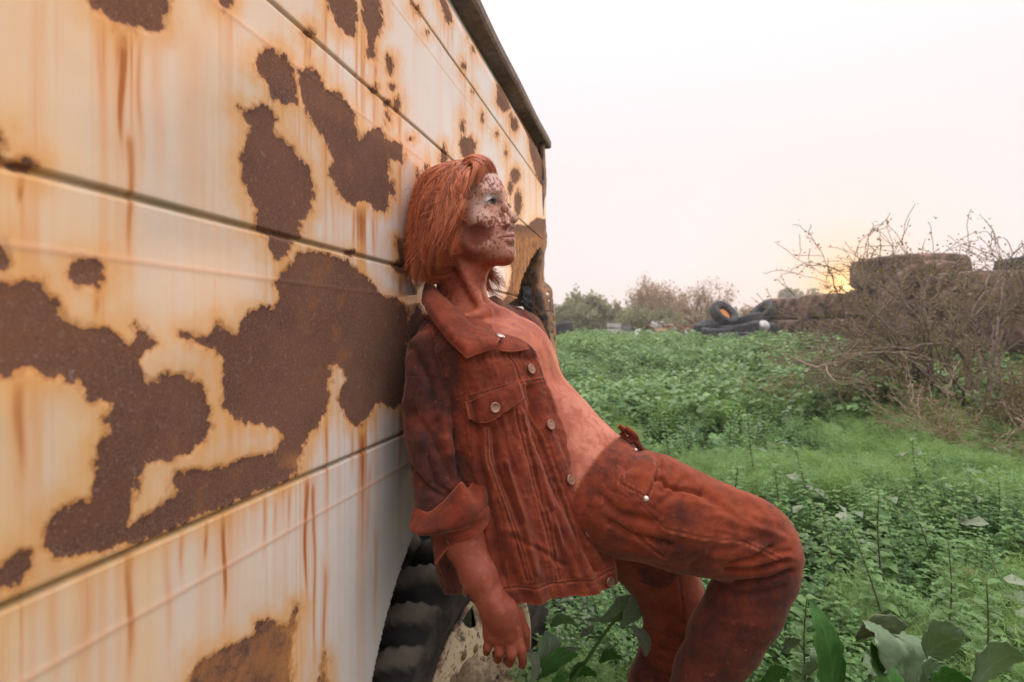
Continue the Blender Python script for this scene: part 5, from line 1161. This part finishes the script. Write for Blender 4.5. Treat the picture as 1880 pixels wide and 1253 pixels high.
def bush(name, label, cat, loc, dirs, L0, r0, depth, leafmat_, leaf=.02, per=2, seed=1, spread=.5, grav=0., bark=None, tint=(.2, .8), scatter=.03, group=None, kids=(2, 4), thorn=True, wob=.10, shape=.35, drop=1.0):
    root = empty(name, tuple(loc), label, cat, group); br, tips = branches(seed, (0, 0, 0), dirs, L0, r0, depth, spread, grav, kids=kids, wob=wob)
    mb = MB()
    for pts, rad, lv in br: mb.tube(pts, np.maximum(rad, .0034 if name == 'thorn_tree' else .0026), 5 if lv > 1 else 3, cap=False)
    b = mb.build('branches', bark or BARK); b.parent = root; rg = np.random.default_rng(seed+1)
    T = np.repeat(tips, per, 0); T = T+rg.normal(0, scatter, T.shape); T = T[rg.random(len(T)) < drop]; n = len(T); d = rg.normal(0, 1, (n, 3)); d /= np.linalg.norm(d, axis=1)[:, None]; e = np.cross(d, rg.normal(0, 1, (n, 3))); e /= np.linalg.norm(e, axis=1)[:, None]
    L = leaf*rg.uniform(.5, 1.3, n)[:, None]; V = np.stack([T-d*L*.5, T+e*L*shape, T+d*L*.5, T-e*L*shape], 1).reshape(-1, 3); F = np.arange(n*4).reshape(-1, 4)
    o = mesh_np('foliage', V, F, leafmat_, None, {'tint': np.repeat(rg.uniform(tint[0], tint[1], n), 4)}, False); o.parent = root; return root
def gl(px, Y, dz=0): g = gp(px, Y); return (g[0], g[1], g[2]+dz)
rg0 = np.random.default_rng(77)
def fan(n, up=1.0, s=1.0, bias=(0, 0)): return [(math.cos(a)*s*rg0.uniform(.3, 1)+bias[0], math.sin(a)*s*rg0.uniform(.3, 1)+bias[1], up*rg0.uniform(.5, 1.2)) for a in np.linspace(0, 6.28, n, endpoint=False)]
bush('thorn_tree', 'spreading thorn tree with crooked branches and tiny olive leaves, before the tyre wall', 'tree', gl(1800, 5.6), 
     [(-1.6, -.1, 1.0), (-1.3, .3, 1.25), (-.7, -.2, 1.3), (-.3, .4, 1.2), (.35, -.3, 1.6), (.9, .2, 1.4), (.1, .3, 1.0), (-1.7, .2, .55), (-.9, -.5, .8), (-1.8, 0, .8), (-1.5, -.3, .7), (-1.1, .2, .75), (-.5, .1, 1.0), (.5, 0, .8)], 1.02, .026, 4, LM['olive'], .030, 1, 3, .42, -.02, kids=(2, 3), wob=.16, drop=.7, shape=.32)
bush('thorn_bush', 'dense olive thorn bush at the right edge, below the thorn tree', 'bush', gl(1860, 4.6), fan(11, .50, 1.0), .42, .012, 3, LM['olive'], .022, 2, 5, .6, 0, kids=(3, 4), wob=.16, shape=.3)
bush('thorn_bush', 'low olive brown brush in front of the lower tyres, left of the thorn tree', 'bush', gl(1640, 5.8), fan(9, .28, 1.2), .32, .007, 3, LM['olive'], .024, 2, 8, .6, 0, DRY, kids=(2, 3), wob=.16, shape=.3)
bush('thorn_bush', 'sparse dry brush spreading low over the weeds, under the sun glow', 'bush', gl(1500, 5.6), fan(9, .14, 1.5), .42, .007, 3, LM['olive'], .022, 2, 12, .6, 0, DRY, kids=(2, 3), wob=.16, shape=.3)
bush('thorn_bush', 'bare tangled brush with pale twigs, low at the right edge beneath the bigger bush', 'bush', gl(1790, 4.3), fan(9, .24, 1.2), .42, .008, 3, LM['olive'], .020, 1, 15, .6, 0, DRY, kids=(2, 4), wob=.18, shape=.3)
# long dry fallen branch
r = empty('fallen_branch', gl(1560, 4.9), 'long dry fallen branch lying across the weeds below the brush', 'branch')
out, tips = branches(33, P(1450, 655, 5.6), [tuple(P(1600, 700, 4.6)-P(1450, 655, 5.6))], 1.3, .008, 2, .35, 0, 12, .5, (3, 5), .10)
mb = MB()
for pts, rad, lv in out: mb.tube(pts, rad, 5, cap=False)
keepw(mb.build('twigs', DRY), r)
# far bushes
TAWNY = leafmat('tawny_leaf', (.26, .17, .11), (.50, .35, .22), .35, .6); SAGE = leafmat('sage_leaf', (.16, .16, .09), (.38, .37, .22), .3, .6)
bush('bush', 'rounded tawny green bush, leftmost of the far bushes', 'bush', gl(1088, 30), fan(14, .9, 1.1), 1.05, .03, 3, SAGE, .16, 3, 21, .5, .02, scatter=.12, group='far bushes', kids=(3, 4))
bush('bush', 'tall wispy bush with pinkish bare top, middle of the far bushes', 'bush', gl(1205, 29), fan(12, 1.5, 1.0), 1.25, .03, 3, TAWNY, .10, 2, 22, .5, .03, scatter=.10, group='far bushes', kids=(3, 4))
bush('bush', 'low sage green bush in front of the wispy bush', 'bush', gl(1195, 26), fan(14, .5, 1.4), .90, .02, 3, SAGE, .12, 3, 23, .5, 0, scatter=.12, group='far bushes', kids=(3, 4))
bush('bush', 'bare dark twiggy bush just left of the tyre pile', 'bush', gl(1292, 24), fan(9, 1.5, .9), 1.05, .028, 3, TAWNY, .08, 1, 24, .5, .03, scatter=.08, group='far bushes', kids=(2, 4))
bush('bush', 'thin dry bush between the tyre pile and the tyre wall', 'bush', gl(1392, 28), fan(9, 1.0, .8), .7, .02, 3, TAWNY, .10, 2, 25, .5, .02, scatter=.08, group='far bushes', kids=(3, 4))
bush('bush', 'small sage bush against the crumpled truck corner', 'bush', gl(1040, 26), fan(9, .8, .8), .7, .02, 3, SAGE, .12, 3, 26, .5, .02, scatter=.1, group='far bushes', kids=(3, 4))
def tree(label, loc, h, cr, seed, mat, leaf=.4, n=2200):
    root = empty('tree', loc, label, 'tree'); mb = MB(); rg = np.random.default_rng(seed); mb.tube([(0, 0, 0), (.1, 0, h*.3), (0, .1, h*.6)], [h*.04, h*.03, h*.02], 8)
    cl = [np.array([rg.normal(0, cr*.42), rg.normal(0, cr*.42), h*.62+rg.uniform(-.22, .28)*h]) for _ in range(16)]
    for c in cl: mb.tube([(0, .05, h*.45), c*.6+np.array([0, 0, h*.2]), c], [h*.014, h*.008, h*.004], 5)
    mb.build('trunk', BARK).parent = root; T = []
    for c in cl: q = rg.normal(0, 1, (n//16, 3)); q /= np.linalg.norm(q, axis=1)[:, None]; T.append(c+q*(rg.random(len(q))**.35)[:, None]*cr*.40*np.array([1, 1, .7]))
    T = np.concatenate(T); k = len(T); d = rg.normal(0, 1, (k, 3)); d /= np.linalg.norm(d, axis=1)[:, None]; e = np.cross(d, rg.normal(0, 1, (k, 3))); e /= np.linalg.norm(e, axis=1)[:, None]
    V = np.stack([T-d*leaf*.5, T+e*leaf*.3, T+d*leaf*.5, T-e*leaf*.3], 1).reshape(-1, 3)
    mesh_np('crown', V, np.arange(k*4).reshape(-1, 4), mat, root, {'tint': np.repeat(rg.random(k), 4)}, False)
tree('distant round green tree showing above the left end of the tyre wall', gl(1450, 70), 5.6, 2.2, 4, SAGE)
hl = MB(); rg = np.random.default_rng(9)
def scrub(name, Y0, Y1, x0, x1, n, hgt, seed):
    rg = np.random.default_rng(seed); V = []
    Y = rg.uniform(Y0, Y1, n); px = rg.uniform(x0, x1, n); x = (px-CX)/1000*Y; hh = hgt*(.5+.7*np.clip(fbm(np.stack([x, Y, x*0], -1), .12, 3, 3)+.4, 0, 1.2)); z = gz(x, Y)+rg.random(n)*hh
    T = np.stack([x, Y, z], -1); d = rg.normal(0, 1, (n, 3)); d /= np.linalg.norm(d, axis=1)[:, None]; e = np.cross(d, rg.normal(0, 1, (n, 3))); e /= np.linalg.norm(e, axis=1)[:, None]; L = .35
    V = np.stack([T-d*L, T+e*L*.5, T+d*L, T-e*L*.5], 1).reshape(-1, 3); tag(mesh_np(name, V, np.arange(n*4).reshape(-1, 4), SAGE, None, {'tint': np.repeat(rg.random(n), 4)}, False), kind='stuff')
scrub('far_scrub', 60, 110, 900, 2400, 26000, 2.6, 3)
# ================================================================== TYRES AND JUNK
RUB = M('dusty_tyre_rubber'); a1 = RUB.noise(3.2, 6, .7); a2 = RUB.noise(18, 5, .7); RUB.set(RUB.mix(RUB.mr(a1, .38, .62), (.072, .045, .034), (.260, .155, .110)), .9, 0, .3); RUB.bump(a2, .4, .02); RUB = RUB.m
RUBD = M('dark_tyre_rubber'); a1 = RUBD.noise(5, 6, .7); RUBD.set(RUBD.mix(RUBD.mr(a1, .38, .62), (.020, .021, .026), (.06, .058, .062)), .8, 0, .4); RUBD = RUBD.m
def tyre_bm(R_, w, lugs=26, depth=.035, n=150):
    mb = MB(); h = w/2; pr = [(-h*.62, R_*.50), (-h*.86, R_*.60), (-h*1.0, R_*.76), (-h*.97, R_*.90), (-h*.80, R_*.975), (-h*.4, R_), (0, R_*1.005), (h*.4, R_), (h*.80, R_*.975), (h*.97, R_*.90), (h, R_*.76), (h*.86, R_*.60), (h*.62, R_*.50), (h*.50, R_*.52), (h*.72, R_*.66), (h*.82, R_*.80), (0, R_*.93), (-h*.82, R_*.80), (-h*.72, R_*.66), (-h*.50, R_*.52), (-h*.62, R_*.50)]
    prf = cr_interp(np.array(pr), np.linspace(0, len(pr)-1, 120))
    def wob(V, an):
        r = np.hypot(V[..., 1], V[..., 2]); x = V[..., 0]; m = sstep(R_*.84, R_*.93, r)*(np.arange(120)[:, None] < 74)
        t = (an[None]*lugs/(2*math.pi)+np.where(x > 0, 1, -1)*x/w*.9+np.where(x > 0, 0, .5)) % 1.0; cut = sstep(0, .10, t)*(1-sstep(.55, .65, t)); s = 1-m*(1-cut)*depth; V = V.copy(); V[..., 1] *= s; V[..., 2] *= s; return V
    mb.lathe(prf, n, wob=wob); return mb
TY = {}
def tyre(kind, loc, rot, label, group, mat, dims, rimmat=None, sx=1):
    root = empty('tyre' if rimmat is None else 'wheel', loc, label, 'tyre' if rimmat is None else 'wheel', group); root.rotation_euler = rot
    if kind not in TY: o = tyre_bm(*dims).build('rubber', mat); TY[kind] = o; o.parent = root
    else: o = TY[kind].copy(); COL.objects.link(o); o.parent = root
    if rimmat is not None:
        mb = MB(); R_, w = dims[0], dims[1]; mb.lathe(cr_interp(np.array([(-w*.30, R_*.40), (-w*.33, R_*.52), (-w*.30, R_*.55), (-w*.10, R_*.46), (w*.05, R_*.44), (w*.08, R_*.20), (w*.02, 0)]), np.linspace(0, 6, 40)), 60)
        mb.build('rim', rimmat).parent = root
    return root
FLAT = (0, math.pi/2, 0)
def Zt(px, py, Y): p = P(px, py, Y); return p
G1 = 'huge earthmover tyres stacked into a wall'
big = [ # px, Y, level, label
 (1452,17.3,0,'bottom tyre of the leftmost stack in the tyre wall'), (1470,17.2,1,'upper tyre of the leftmost stack in the tyre wall'),
 (1560,15.0,0,'bottom tyre of the second stack, under the sun glow'), (1548,15.2,1,'upper tyre of the second stack, right beneath the setting sun'),
 (1660,12.9,0,'bottom tyre of the three-high stack behind the brush'), (1650,12.9,1,'middle tyre of the three-high stack'), (1666,12.4,2,'rounded tyre on the very top of the tyre wall'),
 (1765,10.9,0,'bottom tyre right of the three-high stack, behind the thorn tree trunk'), (1735,11.0,1,'upper tyre right of the three-high stack'),
 (1870,9.3,0,'bottom tyre near the right edge behind thorn branches'), (1842,9.2,1,'upper tyre near the right edge behind thorn branches'), (2010,8.3,1,'rightmost upper tyre, cut by the photo edge'), (2010,8.3,0,'rightmost bottom tyre, cut by the photo edge')]
TH = .66
for i, (x, Y, lv, lab) in enumerate(big):
    g = gp(x, Y); zb = float(gz(g[0], Y))*0+.74+.02
    tyre('giant', (g[0], Y, zb+TH*(lv+.5)), (rg0.normal(0, .03), math.pi/2+rg0.normal(0, .03), rg0.uniform(0, 3)), lab, G1, RUB, (1.12, TH, 22, .05))
# giant tyre standing on edge inside the stack
tyre('giant', tuple(P(1712, 556, 10.4)), (0.1, 0, math.radians(35)), 'big tyre leaning on edge in the middle of the tyre wall', G1, RUB, (1.12, TH, 22, .05)).scale = (.8, .72, .72)
ORR = simple('orange_rim_rust', (.45, .13, .02), (.75, .28, .05), 8, .6, .3)
tyre('mid', tuple(P(1905, 492, 8.6)), (0, math.radians(86), 0), 'dark tyre lying on top at the very right edge', None, RUBD, (.40, .28, 30, .02)).scale = (1.3, 1.3, 1.3)
w1 = tyre('mid', tuple(P(1329, 577, 15.0)), (math.radians(12), math.radians(-38), math.radians(-62)), 'tilted truck wheel with orange rim on top of the small tyre pile', None, RUBD, (.40, .28, 30, .02), ORR)
G2 = 'truck tyres lying in the small pile'
for (x, y, Y, ry, rz, s, lab) in ((1305, 601, 15.2, 78, 20, 1.15, 'leftmost flat tyre of the small pile'), (1318, 612, 14.6, 84, 60, 1.1, 'bottom left tyre of the small pile, half sunk in weeds'), (1366, 592, 15.2, 74, -20, 1.25, 'flat tyre just right of the orange-rimmed wheel'), (1358, 606, 14.7, 80, 10, 1.3, 'front tyre of the small pile, beneath the orange-rimmed wheel'), (1392, 604, 15.4, 86, 80, 1.2, 'rightmost tyre of the small pile, touching the tyre wall'), (1345, 622, 14.4, 88, 40, 1.25, 'lowest tyre of the small pile, mostly hidden by weeds'), (1401, 575, 17.0, 40, 10, 1.1, 'dark tyre leaning on the left end of the tyre wall')):
    t = tyre('mid', tuple(P(x, y, Y)), (0, math.radians(ry), math.radians(rz)), lab, G2, RUBD, (.40, .28, 30, .02)); t.scale = (s, s, s)
t = tyre('mid', tuple(P(1024, 604, 14.5)), (0, math.radians(80), 0), 'dark tyre half hidden by the truck corner', None, RUBD, (.40, .28, 30, .02))
# pale boxes and debris in the field
WH = simple('weathered_white_paint', (.62, .58, .56), (.40, .36, .34), 4, .7, .2); GR = simple('weathered_grey_board', (.26, .24, .24), (.16, .14, .14), 4, .8, .2); BR = simple('brown_scrap_wood', (.20, .10, .06), (.38, .22, .12), 6, .9, .3)
def crate(loc, sz, label, rz=0.0, mat=None, rot=None, nm='crate'):
    r = empty(nm, loc, label, nm.replace('_', ' ')); r.rotation_euler = rot or (0, 0, rz); mb = MB(); a, b, c = sz
    for sx in (-1, 1):
        for k in range(3): mb.box((sx*a/2, 0, c*(.2+.3*k)), (.03, b, c*.22))
        for k in range(3): mb.box((0, sx*b/2, c*(.2+.3*k)), (a, .03, c*.22))
    mb.build('slat', mat or WH, r, False); mb = MB(); 
    for sx in (-1, 1):
        for sy in (-1, 1): mb.box((sx*(a/2-.04), sy*(b/2-.04), c*.5), (.05, .05, c))
    mb.box((0, 0, .03), (a-.06, b-.06, .03)); mb.build('post', GR, r, False); return r
crate(gl(1127, 20), (.42, .4, .66), 'white slatted crate standing in the far weeds')
crate(gl(1147, 21), (.38, .3, .55), 'low grey crate beside the white crate', .3, GR)
crate(gl(1203, 20, .15), (.45, .35, .5), 'tipped pale crate by the scrap heap', .5, WH, (.3, .2, .5))
def scrap(loc, label, n, spread, seed, mat):
    r = empty('scrap_heap', loc, label, 'scrap heap'); rg = np.random.default_rng(seed)
    for k in range(n):
        mb = MB(); L = rg.uniform(.4, 1.3); e = Euler((rg.normal(0, .2), rg.normal(0, .25), rg.uniform(0, 3.1))).to_matrix(); mb.box((rg.normal(0, spread), rg.normal(0, .4), rg.uniform(.02, .35)), (L, rg.uniform(.05, .2), rg.uniform(.02, .08)), np.array(e)); mb.build('plank', mat if k % 3 else WH, r, False)
scrap(gl(1245, 19, .18), 'heap of brown broken planks left of the tyre pile', 22, .55, 3, BR)
scrap(gl(1225, 23), 'low heap of pale boards beneath the wispy bush', 10, .5, 5, GR)
r = empty('white_sheet', gl(1402, 14.8, .5), 'pale plastic sheet scrap wedged between pile and tyre wall', 'sheet')
G = ctl_surface(np.array([[P(1390, 596, 14.6), P(1398, 590, 14.5), P(1406, 590, 14.6)], [P(1392, 604, 14.5), P(1400, 600, 14.3), P(1412, 598, 14.5)], [P(1402, 612, 14.5), P(1406, 610, 14.4), P(1410, 606, 14.5)]]), 16, 16)
o = mesh_np('plastic', G.reshape(-1, 3), grid_faces(16, 16), WH); keepw(o, r); o.modifiers.new('t', 'SOLIDIFY').thickness = .02
# small distant trailer beyond the pile
r = empty('distant_trailer', gl(1365, 40), 'distant white flatbed trailer between bush and tyre wall', 'trailer')
mb = MB(); mb.box((0, 0, 1.35), (2.2, 1.4, .30)); mb.build('bed', WH, r, False)
for sx in (-1, 1): mb = MB(); mb.lathe([(-.1, .05), (-.1, .38), (.1, .38), (.1, .05)], 24, R=np.array([[0, 1, 0], [1, 0, 0], [0, 0, 1]]), c=(sx*.7, -.6, .9)); mb.build('wheel', RUBD, r)
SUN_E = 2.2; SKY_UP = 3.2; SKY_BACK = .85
hz = MB(); hz.box((0, 300, 3.75), (1240, 820, 11.5)); hm_ = bpy.data.materials.new('evening_haze'); hm_.use_nodes = True; hm_.node_tree.nodes.clear()
v_ = hm_.node_tree.nodes.new('ShaderNodeVolumePrincipled'); o_ = hm_.node_tree.nodes.new('ShaderNodeOutputMaterial'); hm_.node_tree.links.new(v_.outputs[0], o_.inputs['Volume'])
v_.inputs['Color'].default_value = (.90, .86, .86, 1); v_.inputs['Density'].default_value = .0038; v_.inputs['Anisotropy'].default_value = .3
tag(hz.build('haze', hm_, None, False), kind='stuff')
# ================================================================== CAMERA, LIGHT, RENDER
cam = bpy.data.cameras.new('camera'); co = bpy.data.objects.new('camera', cam); COL.objects.link(co)
co.location = (0, 0, H); co.rotation_euler = (math.radians(90), 0, 0)
cam.sensor_width = 36; cam.lens = F0/1880*36; cam.shift_y = -(1253/2-CY)/1880; cam.clip_start = .02; cam.clip_end = 3000
cam.dof.use_dof = True; cam.dof.focus_distance = 1.2; cam.dof.aperture_fstop = 4.2
SC.camera = co
SUN_AZ = math.atan2(.615, 1.0); SUN_EL = math.radians(3.6)
sd_ = Vector((math.sin(SUN_AZ)*math.cos(SUN_EL), math.cos(SUN_AZ)*math.cos(SUN_EL), math.sin(SUN_EL)))
L = bpy.data.lights.new('sun', 'SUN'); L.energy = SUN_E; L.angle = math.radians(3); L.color = (1, .62, .36)
lo = bpy.data.objects.new('sun', L); COL.objects.link(lo); lo.rotation_euler = sd_.to_track_quat('Z', 'Y').to_euler()
W = bpy.data.worlds.new('World'); SC.world = W; W.use_nodes = True; t = W.node_tree; t.nodes.clear()
def wn(ty, **k):
    x = t.nodes.new(ty)
    for a, b in k.items(): setattr(x, a, b)
    return x
sky = wn('ShaderNodeTexSky', sky_type='NISHITA'); sky.sun_disc = False; sky.sun_elevation = SUN_EL; sky.sun_rotation = SUN_AZ; sky.dust_density = 4; sky.air_density = 1.2
tc = wn('ShaderNodeTexCoord'); sep = wn('ShaderNodeSeparateXYZ'); t.links.new(tc.outputs['Generated'], sep.inputs[0])
dot = wn('ShaderNodeVectorMath', operation='DOT_PRODUCT'); t.links.new(tc.outputs['Generated'], dot.inputs[0])
gd = Vector((math.sin(SUN_AZ), math.cos(SUN_AZ), .060)).normalized(); dot.inputs[1].default_value = gd
def ramp(inp, stops, interp='LINEAR'):
    r = wn('ShaderNodeValToRGB'); r.color_ramp.interpolation = interp; t.links.new(inp, r.inputs[0]); e = r.color_ramp.elements
    for i, (p, c) in enumerate(stops):
        q = e[i] if i < 2 else e.new(p); q.position = p; q.color = (*c, 1)
    return r.outputs[0]
# haze-white evening sky: colour by height above the horizon
base = ramp(sep.outputs[2], [(0, (.85, .765, .735)), (.10, (.83, .76, .76)), (.28, (.81, .75, .76)), (.62, (.92, .90, .92))])
# overhead, out of view, sky boosted as added fill light; dimmed away from sun
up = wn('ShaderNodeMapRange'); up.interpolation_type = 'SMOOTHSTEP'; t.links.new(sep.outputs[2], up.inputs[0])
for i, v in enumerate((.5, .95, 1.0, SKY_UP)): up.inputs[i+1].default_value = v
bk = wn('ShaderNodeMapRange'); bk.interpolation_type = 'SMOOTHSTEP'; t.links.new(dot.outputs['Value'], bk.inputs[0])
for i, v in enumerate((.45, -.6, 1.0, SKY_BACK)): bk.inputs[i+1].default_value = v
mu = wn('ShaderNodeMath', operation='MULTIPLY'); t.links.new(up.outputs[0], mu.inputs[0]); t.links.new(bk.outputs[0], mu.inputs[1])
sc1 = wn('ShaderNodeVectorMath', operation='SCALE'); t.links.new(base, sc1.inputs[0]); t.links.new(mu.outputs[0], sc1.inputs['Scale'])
ac_ = wn('ShaderNodeMath', operation='ARCCOSINE'); ac_.use_clamp = False; cl_ = wn('ShaderNodeMath', operation='MINIMUM'); t.links.new(dot.outputs['Value'], cl_.inputs[0]); cl_.inputs[1].default_value = .9999999; t.links.new(cl_.outputs[0], ac_.inputs[0])
an_ = wn('ShaderNodeMath', operation='DIVIDE'); an_.use_clamp = True; t.links.new(ac_.outputs[0], an_.inputs[0]); an_.inputs[1].default_value = math.radians(15)
glow = ramp(an_.outputs[0], [(0.0, (5, 2.6, .9)), (.045, (4, 2.0, .6)), (.12, (1.42, .84, .32)), (.22, (1.14, .90, .68)), (.45, (1.03, .97, .93)), (1.0, (1, 1, 1))], 'LINEAR')
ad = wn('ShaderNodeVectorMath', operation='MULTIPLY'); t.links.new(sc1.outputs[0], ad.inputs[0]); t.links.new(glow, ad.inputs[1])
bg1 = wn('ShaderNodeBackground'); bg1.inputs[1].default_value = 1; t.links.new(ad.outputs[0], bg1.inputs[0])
bg2 = wn('ShaderNodeBackground'); bg2.inputs[1].default_value = .002; t.links.new(sky.outputs[0], bg2.inputs[0])
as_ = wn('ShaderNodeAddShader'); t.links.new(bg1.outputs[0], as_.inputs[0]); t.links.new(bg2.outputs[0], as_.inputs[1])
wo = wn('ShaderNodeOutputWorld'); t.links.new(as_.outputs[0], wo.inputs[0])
SC.view_settings.view_transform = 'Standard'; SC.view_settings.look = 'None'; SC.view_settings.exposure = .27; SC.view_settings.gamma = 1
try:
    SC.cycles.use_denoising = True; SC.cycles.max_bounces = 6; SC.cycles.diffuse_bounces = 3; SC.cycles.transparent_max_bounces = 8; SC.cycles.sample_clamp_indirect = 5
except Exception: pass
